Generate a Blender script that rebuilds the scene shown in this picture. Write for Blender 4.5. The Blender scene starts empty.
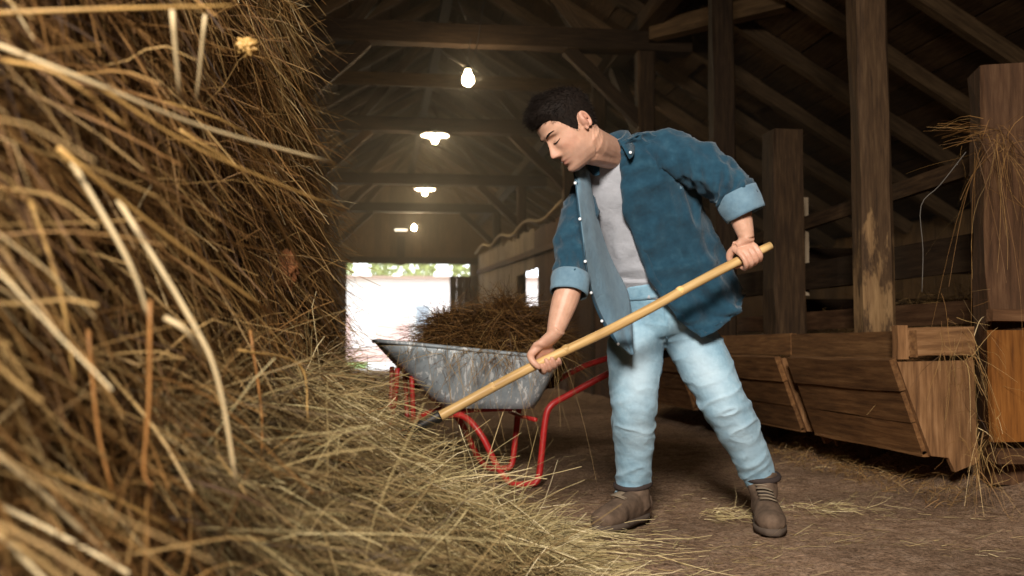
import bpy, bmesh, math, random
import numpy as np
from mathutils import Vector, Matrix, noise, Quaternion

random.seed(7)
RNG = np.random.default_rng(7)
scene = bpy.context.scene
col = scene.collection

# ------------------------------------------------------------------ camera, world, light, exposure
FPX = 995.0
CAMPOS = Vector((0.0, 0.0, 0.70))
YAW, PITCH = math.radians(-7.8), math.radians(3.28)
cam_data = bpy.data.cameras.new('camera')
cam_data.sensor_width = 36.0
cam_data.lens = FPX / 1024 * 36.0
cam_data.clip_start, cam_data.clip_end = 0.05, 200
cam = bpy.data.objects.new('camera', cam_data)
col.objects.link(cam)
cam.location = CAMPOS
cam.rotation_euler = (math.pi / 2 + PITCH, 0, YAW)
scene.camera = cam
cam_data.dof.use_dof = True
cam_data.dof.focus_distance = 3.65
cam_data.dof.aperture_fstop = 2.8

CR = Matrix.Rotation(YAW, 3, 'Z') @ Matrix.Rotation(math.pi / 2 + PITCH, 3, 'X')
RIGHT, UP, FWD = CR @ Vector((1, 0, 0)), CR @ Vector((0, 1, 0)), CR @ Vector((0, 0, -1))


def at(u, v, d):
    """world point seen at photograph pixel (u, v) at depth d"""
    u, v, d = float(u), float(v), float(d)
    return CAMPOS + d * (FWD + (u - 512) / FPX * RIGHT + (288 - v) / FPX * UP)


def cdir(x, y, z):
    """direction given as (right, up, towards the viewer)"""
    return (RIGHT * x + UP * y - FWD * z)


def ground(u, v):
    r = at(u, v, 1.0) - CAMPOS
    return CAMPOS + r * (-CAMPOS.z / r.z)


world = bpy.data.worlds.new('world')
scene.world = world
world.use_nodes = True
bg = world.node_tree.nodes['Background']
bg.inputs[0].default_value = (0.93, 0.96, 1.0, 1)
bg.inputs[1].default_value = 4.4

scene.view_settings.view_transform = 'Standard'
scene.view_settings.look = 'None'
scene.view_settings.gamma = 1.0
scene.view_settings.use_curve_mapping = False
scene.view_settings.exposure = 0.0
scene.cycles.max_bounces = 6
scene.cycles.volume_bounces = 0
scene.cycles.sample_clamp_indirect = 4.0


def area_light(name, loc, target, sx, sy, power, color):
    l = bpy.data.lights.new(name, 'AREA')
    l.shape = 'RECTANGLE'
    l.size, l.size_y, l.energy, l.color = sx, sy, power, color
    o = bpy.data.objects.new(name, l)
    col.objects.link(o)
    o.location = loc
    o.rotation_euler = (Vector(target) - Vector(loc)).to_track_quat('-Z', 'Y').to_euler()
    return o


# unseen key light added above and behind the camera; the roof has no skylight
area_light('added_key_light', (-0.75, -2.2, 3.2), (1.7, 4.2, 0.4), 1.2, 1.1, 138, (1.0, 0.94, 0.86)).data.spread = math.radians(80)

# ------------------------------------------------------------------ helpers


def tag(o, label=None, cat=None, group=None, kind=None):
    if label: o['label'] = label
    if cat: o['category'] = cat
    if group: o['group'] = group
    if kind: o['kind'] = kind
    return o


def empty(name, loc, label=None, cat=None, group=None, kind=None):
    o = bpy.data.objects.new(name, None)
    o.location = loc
    o.empty_display_size = 0.1
    col.objects.link(o)
    return tag(o, label, cat, group, kind)


def setparent(o, p):
    o.parent = p
    if p is not None:
        chain, q = Matrix.Identity(4), p
        while q is not None:
            chain = q.matrix_basis @ chain
            q = q.parent
        o.matrix_parent_inverse = Matrix.Identity(4)
        o.matrix_basis = chain.inverted() @ o.matrix_basis


def mk(name, verts, faces, mat, parent=None, smooth=True, matrix=None):
    me = bpy.data.meshes.new(name)
    me.from_pydata([tuple(v) for v in verts], [], faces)
    me.validate(verbose=False)
    if smooth:
        me.polygons.foreach_set('use_smooth', [True] * len(me.polygons))
    me.update()
    return link(name, me, mat, parent, matrix)


def link(name, me, mat, parent=None, matrix=None):
    if mat is not None:
        for m in (mat if isinstance(mat, (list, tuple)) else [mat]):
            me.materials.append(m)
    o = bpy.data.objects.new(name, me)
    if matrix is not None:
        o.matrix_basis = matrix
    col.objects.link(o)
    if parent is not None:
        setparent(o, parent)
    return o


def frame(p0, p1, up):
    x = (Vector(p1) - Vector(p0)).normalized()
    z = Vector(up) - x * x.dot(Vector(up))
    z.normalize()
    y = z.cross(x)
    m = Matrix.Identity(4)
    for i in range(3):
        m[i][0], m[i][1], m[i][2], m[i][3] = x[i], y[i], z[i], p0[i]
    return m


def plank(name, p0, p1, width, thick, up, mat, parent=None, rough=0.004, segs=4, chamfer=0.0):
    """sawn timber from p0 to p1; width across, thick along up; edges slightly uneven"""
    p0, p1 = Vector(p0), Vector(p1)
    L = (p1 - p0).length
    n = 8 if chamfer else 4
    if chamfer:
        c = chamfer
        w, t = width / 2, thick / 2
        sec = [(-w, -t + c), (-w + c, -t), (w - c, -t), (w, -t + c), (w, t - c), (w - c, t), (-w + c, t), (-w, t - c)]
    else:
        sec = [(-width / 2, -thick / 2), (width / 2, -thick / 2), (width / 2, thick / 2), (-width / 2, thick / 2)]
    V, F = [], []
    for i in range(segs + 1):
        x = L * i / segs
        for (a, b) in sec:
            V.append((x, a + random.uniform(-rough, rough), b + random.uniform(-rough, rough) * 0.6))
    for i in range(segs):
        for k in range(n):
            k2 = (k + 1) % n
            F.append((i * n + k, i * n + k2, (i + 1) * n + k2, (i + 1) * n + k))
    F = [tuple(reversed(f)) for f in F]
    F.append(tuple(range(n)))
    F.append(tuple(reversed(range(segs * n, segs * n + n))))
    F[-2] = tuple(reversed(F[-2]))
    F[-1] = tuple(reversed(F[-1]))
    me = bpy.data.meshes.new(name)
    me.from_pydata(V, [], F)
    bm = bmesh.new()
    bm.from_mesh(me)
    bmesh.ops.recalc_face_normals(bm, faces=bm.faces)
    bm.to_mesh(me)
    bm.free()
    me.update()
    return link(name, me, mat, parent, frame(p0, p1, up))


def catmull(P, sub):
    P = np.asarray(P, float)
    Q = np.vstack([2 * P[0] - P[1], P, 2 * P[-1] - P[-2]])
    out = []
    for i in range(1, len(Q) - 2):
        for k in range(sub):
            t = k / sub
            out.append(0.5 * (2 * Q[i] + (Q[i + 1] - Q[i - 1]) * t + (2 * Q[i - 1] - 5 * Q[i] + 4 * Q[i + 1] - Q[i + 2]) * t * t
                              + (3 * Q[i] - Q[i - 1] - 3 * Q[i + 1] + Q[i + 2]) * t ** 3))
    out.append(P[-1])
    return np.array(out)


def limb(P, A, B=None, n=18, sub=5, hint=None):
    """lofted tube: centre points, half-width along the hint direction, half-depth across; returns (rings, n, 3)"""
    P = np.array([tuple(p) for p in P])
    B = A if B is None else B
    C = catmull(np.hstack([P, np.array(A)[:, None], np.array(B)[:, None]]), sub)
    pts, a, b = C[:, :3], C[:, 3], C[:, 4]
    T = np.gradient(pts, axis=0)
    T /= np.linalg.norm(T, axis=1)[:, None]
    h = np.array(tuple(hint)) if hint is not None else np.array((0.13, 0.2, 0.97))
    th = np.linspace(0, 2 * np.pi, n, endpoint=False)
    R = np.zeros((len(pts), n, 3))
    for i in range(len(pts)):
        x = h - T[i] * T[i].dot(h)
        x /= np.linalg.norm(x)
        if hint is None:
            h = x
        y = np.cross(T[i], x)
        R[i] = pts[i] + a[i] * np.cos(th)[:, None] * x + b[i] * np.sin(th)[:, None] * y
    return R


def grid_vf(G, wrap=True, caps=True, off=0, flip=False):
    m, n = G.shape[:2]
    V = [tuple(p) for p in G.reshape(-1, 3)]
    F = []
    for i in range(m - 1):
        for k in range(n if wrap else n - 1):
            k2 = (k + 1) % n
            F.append((off + i * n + k, off + i * n + k2, off + (i + 1) * n + k2, off + (i + 1) * n + k))
    if wrap and caps:
        V.append(tuple(G[0].mean(0))); V.append(tuple(G[-1].mean(0)))
        c0, c1 = off + m * n, off + m * n + 1
        for k in range(n):
            k2 = (k + 1) % n
            F.append((c0, off + k2, off + k))
            F.append((c1, off + (m - 1) * n + k, off + (m - 1) * n + k2))
    if flip:
        F = [tuple(reversed(f)) for f in F]
    return V, F


def join_grids(Gs, wrap=True, caps=True):
    V, F = [], []
    for G in Gs:
        v, f = grid_vf(G, wrap, caps, len(V))
        V += v
        F += f
    return V, F


def tube(name, P, r, mat, parent=None, n=8, sub=4, closed=False):
    """round bar along points, radius r (number or list)"""
    A = [r] * len(P) if isinstance(r, (int, float)) else r
    G = limb(P, A, n=n, sub=sub)
    V, F = grid_vf(G)
    return mk(name, V, F, mat, parent)


def remeshed(name, Gs, voxel, smooth_it, mat, parent=None, extra=None):
    """closed lofts fused into one continuous skin"""
    V, F = [], []
    for G in Gs:
        v, f = grid_vf(G, True, True, len(V))
        V += v
        F += f
    me = bpy.data.meshes.new(name + '_src')
    me.from_pydata(V, [], F)
    bm = bmesh.new(); bm.from_mesh(me)
    bmesh.ops.recalc_face_normals(bm, faces=bm.faces)
    bm.to_mesh(me); bm.free()
    o = bpy.data.objects.new(name + '_src', me)
    col.objects.link(o)
    m = o.modifiers.new('r', 'REMESH'); m.mode = 'VOXEL'; m.voxel_size = voxel
    if smooth_it:
        s = o.modifiers.new('s', 'SMOOTH'); s.factor = 0.5; s.iterations = smooth_it
    dg = bpy.context.evaluated_depsgraph_get()
    out = bpy.data.meshes.new_from_object(o.evaluated_get(dg))
    bpy.data.objects.remove(o)
    out.name = name
    out.polygons.foreach_set('use_smooth', [True] * len(out.polygons))
    return link(name, out, mat, parent)


def get_co(me):
    a = np.empty(len(me.vertices) * 3, np.float32)
    me.vertices.foreach_get('co', a)
    return a.reshape(-1, 3)


def set_co(me, a):
    me.vertices.foreach_set('co', np.ascontiguousarray(a, np.float32).ravel())
    me.update()


def get_no(me):
    a = np.empty(len(me.vertices) * 3, np.float32)
    me.vertices.foreach_get('normal', a)
    return a.reshape(-1, 3)


def nz(p):
    return noise.noise(Vector(p))


# ------------------------------------------------------------------ materials
MATS = {}


class NT:
    def __init__(s, name):
        s.m = bpy.data.materials.new(name)
        s.m.use_nodes = True
        s.t = s.m.node_tree
        s.b = s.t.nodes['Principled BSDF']

    def n(s, typ, **kw):
        x = s.t.nodes.new(typ)
        for k, v in kw.items():
            if k in x.inputs:
                x.inputs[k].default_value = v
            else:
                setattr(x, k, v)
        return x

    def l(s, a, b):
        s.t.links.new(a, b)

    def ramp(s, fac, stops):
        r = s.n('ShaderNodeValToRGB')
        e = r.color_ramp.elements
        while len(e) < len(stops):
            e.new(0.5)
        for k, (p, c) in enumerate(stops):
            e[k].position = p
            e[k].color = (c[0], c[1], c[2], 1)
        s.l(fac, r.inputs[0])
        return r.outputs[0]

    def mix(s, fac, a, b, mode='MIX'):
        x = s.n('ShaderNodeMix', data_type='RGBA', blend_type=mode)
        for sock, val in ((x.inputs[0], fac), (x.inputs[6], a), (x.inputs[7], b)):
            if hasattr(val, 'node'):
                s.l(val, sock)
            else:
                sock.default_value = val if isinstance(val, (int, float)) else (val[0], val[1], val[2], 1)
        return x.outputs[2]

    def math(s, op, a, b=0.0):
        x = s.n('ShaderNodeMath', operation=op)
        for sock, val in ((x.inputs[0], a), (x.inputs[1], b)):
            if hasattr(val, 'node'):
                s.l(val, sock)
            else:
                sock.default_value = val
        return x.outputs[0]

    def coords(s, scale=(1, 1, 1), kind='Object', shift_random=False):
        tc = s.n('ShaderNodeTexCoord')
        mp = s.n('ShaderNodeMapping')
        mp.inputs['Scale'].default_value = scale
        s.l(tc.outputs[kind], mp.inputs[0])
        if shift_random:
            oi = s.n('ShaderNodeObjectInfo')
            mu = s.math('MULTIPLY', oi.outputs['Random'], 37.0)
            cb = s.n('ShaderNodeCombineXYZ')
            for k in range(3):
                s.l(mu, cb.inputs[k])
            s.l(cb.outputs[0], mp.inputs['Location'])
        return mp.outputs[0]

    def noise(s, vec, scale, detail=4.0, rough=0.6):
        x = s.n('ShaderNodeTexNoise', Scale=scale, Detail=detail, Roughness=rough)
        s.l(vec, x.inputs['Vector'])
        return x.outputs[0]

    def bump(s, h, strength, dist=0.01):
        x = s.n('ShaderNodeBump', Strength=strength, Distance=dist)
        s.l(h, x.inputs['Height'])
        s.l(x.outputs[0], s.b.inputs['Normal'])
        return x

    def out(s, colr, rough=0.7, metal=0.0, spec=0.3):
        if hasattr(colr, 'node'):
            s.l(colr, s.b.inputs['Base Color'])
        else:
            s.b.inputs['Base Color'].default_value = (*colr, 1)
        if hasattr(rough, 'node'):
            s.l(rough, s.b.inputs['Roughness'])
        else:
            s.b.inputs['Roughness'].default_value = rough
        s.b.inputs['Metallic'].default_value = metal
        s.b.inputs['Specular IOR Level'].default_value = spec
        return s.m


def wood(name, dark, mid, light, rough=0.8, grain=1.0, bump=0.5):
    t = NT(name)
    v = t.coords((1.2 * grain, 14 * grain, 14 * grain), shift_random=True)
    g = t.noise(v, 3.0, 6.0, 0.65)
    v2 = t.coords((1, 1, 1), shift_random=True)
    blot = t.noise(v2, 2.6, 3.0)
    c = t.ramp(g, [(0.3, dark), (0.52, mid), (0.75, light)])
    oi = t.n('ShaderNodeObjectInfo')
    val = t.math('MULTIPLY_ADD', oi.outputs['Random'], 0.5)
    val.node.inputs[2].default_value = 0.72
    val = t.math('MULTIPLY', val, t.math('ADD', t.math('MULTIPLY', blot, 0.9), 0.55))
    cb = t.n('ShaderNodeCombineColor')
    for k in range(3):
        t.l(val, cb.inputs[k])
    c = t.mix(1.0, c, cb.outputs[0], 'MULTIPLY')
    t.bump(g, bump, 0.006)
    return t.out(c, rough, spec=0.2)


def plain(name, c, rough=0.6, metal=0.0, spec=0.4, var=0.12, scale=30):
    t = NT(name)
    v = t.coords()
    g = t.noise(v, scale, 3)
    cc = t.ramp(g, [(0.3, [x * (1 - var) for x in c]), (0.7, [min(1, x * (1 + var)) for x in c])])
    t.bump(g, 0.15, 0.002)
    return t.out(cc, rough, metal, spec)


def emit(name, c, s):
    m = bpy.data.materials.new(name)
    m.use_nodes = True
    b = m.node_tree.nodes['Principled BSDF']
    b.inputs['Base Color'].default_value = (*c, 1)
    b.inputs['Emission Color'].default_value = (*c, 1)
    b.inputs['Emission Strength'].default_value = s
    return m


M = MATS
M['beam'] = wood('beam_wood', (.016, .008, .003), (.034, .018, .008), (.06, .034, .015))
M['roofboard'] = wood('roof_board_wood', (.026, .013, .005), (.055, .029, .012), (.095, .052, .023))
M['rafter'] = wood('rafter_wood', (.045, .025, .011), (.095, .055, .025), (.155, .093, .044))
M['post'] = wood('post_wood', (.016, .008, .004), (.040, .021, .009), (.082, .046, .021))
M['stallpost'] = wood('stall_post_wood', (.042, .018, .007), (.092, .042, .018), (.16, .082, .038))
M['manger'] = wood('manger_wood', (.07, .029, .010), (.155, .070, .024), (.26, .13, .05))
M['manger_light'] = wood('manger_worn_wood', (.085, .038, .015), (.20, .096, .038), (.33, .175, .078))
M['orange'] = wood('orange_board_wood', (.09, .030, .006), (.185, .066, .012), (.25, .10, .022))
M['grey_plank'] = wood('grey_plank_wood', (.12, .082, .048), (.23, .168, .108), (.36, .28, .19))
M['backwall'] = wood('back_wall_wood', (.07, .038, .016), (.14, .08, .034), (.20, .12, .056))
M['handle'] = wood('handle_wood', (.36, .19, .065), (.62, .39, .155), (.78, .55, .27), 0.42, 1.0, 0.12)

# bark-dark post with stripped pale sapwood patches low down
t = NT('scarred_post_wood')
v = t.coords((1.2, 14, 14))
g = t.noise(v, 3.0, 6.0, 0.65)
c = t.ramp(g, [(0.3, (.030, .016, .008)), (0.52, (.075, .040, .018)), (0.75, (.13, .075, .036))])
pale_ = t.ramp(g, [(0.3, (.13, .066, .026)), (0.7, (.32, .19, .085))])
v2 = t.coords((1.6, 7, 7))
n2 = t.noise(v2, 1.5, 5, .7)
sx = t.n('ShaderNodeSeparateXYZ')
t.l(t.coords(), sx.inputs[0])
m_ = t.math('SUBTRACT', n2, t.math('MULTIPLY', t.math('ABSOLUTE', t.math('SUBTRACT', sx.outputs[0], 1.0)), 0.42))
mk_ = t.ramp(m_, [(0.40, (0, 0, 0)), (0.47, (1, 1, 1))])
c = t.mix(mk_, c, pale_)
t.bump(g, 0.5, 0.006)
M['scarred'] = t.out(c, 0.8, spec=0.2)

# soil
t = NT('soil')
v = t.coords()
a = t.noise(v, 1.3, 5); b = t.noise(v, 14, 8, 0.75); c3 = t.noise(v, 75, 5, 0.7)
c = t.ramp(b, [(0.28, (.18, .105, .064)), (0.5, (.40, .26, .17)), (0.72, (.60, .43, .31))])
c2 = t.ramp(a, [(0.35, (.66, .64, .62)), (0.65, (1.15, 1.12, 1.08))])
c = t.mix(1.0, c, c2, 'MULTIPLY')
c4 = t.ramp(c3, [(0.36, (.42, .40, .38)), (0.5, (.95, .95, .95)), (0.66, (1.5, 1.46, 1.4))])
c = t.mix(1.0, c, c4, 'MULTIPLY')
h = t.math('ADD', t.math('MULTIPLY', b, 0.8), t.math('MULTIPLY', c3, 0.45))
t.bump(h, 1.0, 0.035)
M['soil'] = t.out(c, 0.95, spec=0.1)

# hay: tone attribute per blade
def hay_mat(name, stops, rough=0.6):
    t = NT(name)
    at_ = t.n('ShaderNodeAttribute', attribute_name='tone')
    c = t.ramp(at_.outputs['Fac'], stops)
    t.b.inputs['Subsurface Weight'].default_value = 0.0
    return t.out(c, rough, spec=0.25)


M['hay'] = hay_mat('hay_blades', [(0.0, (.030, .013, .004)), (0.22, (.115, .052, .014)), (0.42, (.25, .122, .036)),
                                  (0.58, (.28, .165, .056)), (0.8, (.46, .29, .112)), (1.0, (.76, .58, .32))])
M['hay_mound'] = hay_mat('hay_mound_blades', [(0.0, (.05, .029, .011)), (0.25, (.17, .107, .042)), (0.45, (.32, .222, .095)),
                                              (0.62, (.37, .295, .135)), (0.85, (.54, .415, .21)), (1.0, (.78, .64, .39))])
M['hay_dark'] = hay_mat('brown_hay_blades', [(0.0, (.035, .018, .006)), (0.3, (.12, .064, .02)), (0.6, (.25, .145, .05)), (1.0, (.46, .30, .12))])
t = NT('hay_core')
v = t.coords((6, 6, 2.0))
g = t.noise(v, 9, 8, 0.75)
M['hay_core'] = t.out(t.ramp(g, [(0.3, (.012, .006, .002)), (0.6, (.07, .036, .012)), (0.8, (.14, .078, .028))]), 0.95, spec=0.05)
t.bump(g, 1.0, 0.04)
M['stalk_pale'] = plain('pale_stalk', (.58, .43, .23), 0.5, var=.15, scale=18)
M['stalk_gold'] = plain('golden_stalk', (.50, .29, .09), 0.5, var=.25, scale=18)
M['stalk_rust'] = plain('rust_stalk', (.34, .15, .04), 0.55, var=.25, scale=18)
M['rust_leaf'] = plain('rust_leaf', (.26, .095, .03), 0.8, var=.45, scale=40)

# clothing, skin
t = NT('skin')
atn = t.n('ShaderNodeAttribute', attribute_name='blush')
v = t.coords()
g = t.noise(v, 45, 4)
c = t.ramp(g, [(0.3, (.50, .275, .185)), (0.7, (.60, .345, .24))])
c = t.mix(atn.outputs['Fac'], c, (.42, .14, .105))
stub = t.n('ShaderNodeAttribute', attribute_name='stubble')
c = t.mix(t.math('MULTIPLY', stub.outputs['Fac'], 0.34), c, (.12, .075, .06))
t.b.inputs['Subsurface Weight'].default_value = 0.12
t.b.inputs['Subsurface Radius'].default_value = (.012, .005, .003)
t.bump(t.noise(v, 260, 3), 0.08, 0.002)
M['skin'] = t.out(c, 0.48, spec=0.35)


def denim(name, stops, fade_attr=None, rough=0.85, sc=900, wr=0.9):
    t = NT(name)
    v = t.coords()
    g = t.noise(v, 22, 5, 0.65)
    c = t.ramp(g, stops)
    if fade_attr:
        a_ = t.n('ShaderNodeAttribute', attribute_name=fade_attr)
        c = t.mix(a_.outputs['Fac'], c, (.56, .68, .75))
    fine = t.noise(v, sc, 2)
    mid = t.noise(v, 70, 3)
    rg = t.n('ShaderNodeTexNoise', noise_type='RIDGED_MULTIFRACTAL', Scale=7.0, Detail=3.0, Roughness=0.45, Distortion=0.7)
    t.l(v, rg.inputs['Vector'])
    hgt = t.math('ADD', t.math('MULTIPLY', t.math('ADD', t.math('MULTIPLY', fine, 0.5), mid), 0.28), t.math('MULTIPLY', rg.outputs[0], wr))
    t.bump(hgt, 0.6, 0.018)
    t.b.inputs['Sheen Weight'].default_value = 0.15
    return t.out(c, rough, spec=0.15)


M['shirt'] = denim('denim_shirt', [(0.3, (.009, .036, .061)), (0.55, (.0145, .054, .087)), (0.8, (.030, .085, .124))])
M['shirt_in'] = denim('denim_inside', [(0.3, (.105, .185, .25)), (0.7, (.165, .265, .335))])
M['jeans'] = denim('light_jeans', [(0.3, (.15, .29, .39)), (0.55, (.24, .40, .50)), (0.8, (.36, .51, .60))], 'fade', wr=0.7)
M['tee'] = denim('grey_jersey', [(0.3, (.35, .35, .375)), (0.7, (.42, .42, .45))], wr=.6)
M['hair'] = plain('dark_hair', (.010, .006, .004), 0.75, spec=.15, var=.4, scale=90)
M['boot'] = plain('dusty_boot_leather', (.12, .078, .052), 0.8, spec=.2, var=.35, scale=25)
M['boot_dark'] = plain('dark_boot_padding', (.045, .032, .028), 0.85, spec=.2)
M['sole'] = plain('boot_sole', (.10, .072, .054), 0.9, spec=.15)
M['lace'] = plain('boot_lace', (.20, .15, .10), 0.85)
M['button'] = plain('pearl_button', (.80, .82, .84), 0.25, var=.03)
M['eye'] = plain('eye_white', (.55, .50, .46), 0.2, var=.03)

# metals
t = NT('galvanised')
v = t.coords((1, 1, 1))
g = t.noise(v, 7, 6, 0.7)
c = t.ramp(g, [(0.3, (.19, .225, .245)), (0.5, (.32, .355, .375)), (0.7, (.43, .46, .475))])
vs = t.coords((26, 26, 3.0))
s1 = t.noise(vs, 1.6, 4, 0.6)
m1 = t.math('GREATER_THAN', s1, 0.585)
c = t.mix(t.math('MULTIPLY', m1, 0.8), c, (.74, .74, .72))
t.bump(g, 0.2, 0.004)
M['galv'] = t.out(c, 0.5, metal=0.15, spec=0.5)
t = NT('worn_red_paint')
v = t.coords()
g = t.noise(v, 28, 6, 0.7)
c = t.ramp(g, [(0.3, (.33, .012, .012)), (0.62, (.50, .022, .018)), (0.72, (.40, .06, .04)), (0.8, (.09, .05, .035))])
M['red'] = t.out(c, 0.42, spec=0.5)
M['rubber'] = plain('black_rubber', (.018, .018, .018), 0.8)
M['iron'] = plain('dark_iron', (.035, .032, .03), 0.5, metal=0.7)
M['black'] = plain('black_bakelite', (.015, .014, .013), 0.5)
M['enamel'] = plain('white_enamel', (.75, .74, .70), 0.35)
M['cord'] = plain('twine', (.30, .22, .13), 0.9)
M['cable'] = plain('dusty_cable', (.10, .085, .07), 0.8)
M['bulb'] = emit('lit_bulb', (1.0, .78, .48), 200)
M['bulb2'] = emit('lit_bulb_far', (1.0, .78, .47), 950)

# outdoors
M['plaster'] = plain('pale_plaster', (.78, .70, .66), 0.9, var=.05, scale=3)
M['pink'] = plain('pink_plaster', (.72, .50, .44), 0.9, var=.05, scale=3)
M['paving'] = plain('pale_paving', (.62, .60, .56), 0.9, var=.08, scale=2)
M['grass'] = plain('lawn', (.20, .34, .07), 0.9, var=.4, scale=12)
M['leaf'] = plain('tree_leaf', (.40, .44, .17), 0.8, var=.4, scale=9)
M['glass'] = plain('window_glass', (.32, .36, .40), 0.1, var=.05)
M['roof_tile'] = plain('roof_tile', (.40, .27, .21), 0.9, var=.2)

# ------------------------------------------------------------------ the setting: floor, walls, roof
RX, RZ, RK = 0.95, 5.75, 0.60          # ridge x, ridge height, slope
YB = 28.0                               # back wall
XL, XR, YF = -5.0, 6.9, -4.2


def floor_h(x, y):
    bank = 0.13 * max(0.0, min(1.0, (x - 2.62) / 0.30)) if y > 1 else 0.0
    return bank + 0.018 * nz((x * 1.7, y * 1.7, 0)) + 0.010 * nz((x * 6, y * 6, 3)) - 0.006


xs = np.concatenate([np.linspace(XL, -1.2, 14), np.linspace(-1.0, 4.0, 110), np.linspace(4.2, XR, 12)])
ys = np.concatenate([np.linspace(YF, 2.0, 24), np.linspace(2.06, 8.0, 100), np.linspace(8.3, YB + 0.2, 60)])
G = np.array([[(x, y, floor_h(x, y)) for x in xs] for y in ys])
V, F = grid_vf(G, wrap=False)
tag(mk('floor', V, F, M['soil']), kind='structure')


def box_vf(x0, x1, y0, y1, z0, z1, V, F):
    o = len(V)
    V += [(x0, y0, z0), (x1, y0, z0), (x1, y1, z0), (x0, y1, z0), (x0, y0, z1), (x1, y0, z1), (x1, y1, z1), (x0, y1, z1)]
    F += [tuple(o + k for k in f) for f in ((0, 3, 2, 1), (4, 5, 6, 7), (0, 1, 5, 4), (1, 2, 6, 5), (2, 3, 7, 6), (3, 0, 4, 7))]


def boxes(name, L, mat, parent=None, kind=None):
    V, F = [], []
    for b in L:
        box_vf(*b, V, F)
    return tag(mk(name, V, F, mat, parent, smooth=False), kind=kind)


def roof_z(x):
    return RZ - RK * abs(x - RX)


# roof covering sheet, boards, rafters, tie beams
V = [(XL - .4, YF - .3, roof_z(XL - .4) + .10), (RX, YF - .3, RZ + .10), (XR + .4, YF - .3, roof_z(XR + .4) + .10),
     (XL - .4, YB + .6, roof_z(XL - .4) + .10), (RX, YB + .6, RZ + .10), (XR + .4, YB + .6, roof_z(XR + .4) + .10)]
ceiling = tag(mk('ceiling', V, [(0, 1, 4, 3), (1, 2, 5, 4)], M['roofboard'], smooth=False), kind='structure')
slope_n = {1: Vector((RK, 0, 1)).normalized(), -1: Vector((-RK, 0, 1)).normalized()}
sl = math.sqrt(1 + RK * RK)
for s in (1, -1):
    n_b = 22 if s == 1 else 20
    for k in range(n_b):
        x = RX + s * (0.13 + k * 0.262)
        for (ya, yb) in ((5.2, 12.0 + random.uniform(-1, 1)), (12.0, 19.5), (19.5, YB)):
            yy0 = ya + (0.02 if ya < 6 else 0)
            plank('roof_board', (x, yy0, roof_z(x) + 0.02 + random.uniform(-.008, .008)), (x, yb, roof_z(x) + 0.02 + random.uniform(-.008, .008)),
                  0.29, 0.028, slope_n[s], M['roofboard'], ceiling, 0.006, 2)
y = 5.4
while y < YB:
    for s in (1, -1):
        x1 = RX + s * (5.8 if s == 1 else 5.2)
        plank('rafter', (RX + s * .02, y, RZ - .085), (x1, y + random.uniform(-.04, .04), roof_z(x1) - .085), 0.11, 0.15, slope_n[s], M['rafter'], ceiling, 0.008, 4)
    y += 1.075
plank('ridge_beam', (RX, 5.2, RZ - .22), (RX, YB, RZ - .22), 0.14, 0.18, (0, 0, 1), M['beam'], ceiling)
for px_ in (2.86, -0.96):
    plank('purlin', (px_, 5.2, 4.16), (px_, YB, 4.16), 0.18, 0.20, (0, 0, 1), M['beam'], ceiling, .008, 8)

ZT = 3.94
TR = [10.3, 14.65, 19.5, 23.6]
for ty in TR:
    plank('tie_beam', (-1.45, ty, ZT), (3.36, ty, ZT + .02), 0.20, 0.21, (0, 0, 1), M['beam'], ceiling, 0.012, 8)
    for s in (1, -1):
        bx_ = RX + s * 1.91
        plank('brace', (bx_, ty + .02, 3.05), (bx_ - s * .85, ty + .02, 3.86), 0.13, 0.12, (0, 1, 0), M['beam'], ceiling, .008)
        plank('strut', (RX + s * 1.2, ty, 4.05), (RX + s * .12, ty, RZ - .35), 0.12, 0.11, (0, 1, 0), M['rafter'], ceiling, .008)
plank('cross_plank', (-1.3, 12.4, 4.03), (2.75, 12.5, 4.05), 0.04, 0.17, (0, 0, 1), M['rafter'], ceiling, .008)
plank('brace', (2.86, 10.5, 3.0), (2.86, 11.7, 4.05), 0.13, 0.12, (1, 0, 0), M['beam'], ceiling, .008)
plank('brace', (2.9, 10.1, 4.02), (3.9, 8.9, 4.0), 0.16, 0.18, (0, 0, 1), M['rafter'], ceiling, .008)

# back wall of vertical boards with the doorway and a small window
wb = boxes('wall_back', [(XL, -0.82, YB + .06, YB + .14, 0, 2.98), (2.66, 3.55, YB + .06, YB + .14, 0, 2.98), (5.1, XR, YB + .06, YB + .14, 0, 2.98),
                         (3.55, 5.1, YB + .06, YB + .14, 0, 1.2), (XL, XR, YB + .06, YB + .14, 2.98, 6.2)], M['backwall'], kind='structure')
x = -1.2
while x < 5.6:
    w = random.uniform(.19, .26)
    zt = roof_z(x) - .05
    zb = 2.98
    if x + w < -.80 or 2.62 < x < 3.45 or x > 5.1:
        zb = 0.02
    plank('board', (x + w / 2, YB + .03, zb), (x + w / 2, YB + .03, zt), w - .008, 0.028, (0, -1, 0), M['backwall'], wb, 0.003, 2)
    x += w
plank('lintel', (-1.0, YB - .05, 3.06), (2.85, YB - .05, 3.06), 0.14, 0.18, (0, 0, 1), M['beam'], wb)
plank('door_post', (-.88, YB - .05, 0), (-.88, YB - .05, 3.1), 0.14, 0.14, (0, -1, 0), M['beam'], wb)
plank('door_post', (2.70, YB - .05, 0), (2.70, YB - .05, 3.1), 0.12, 0.14, (0, -1, 0), M['grey_plank'], wb)

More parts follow.
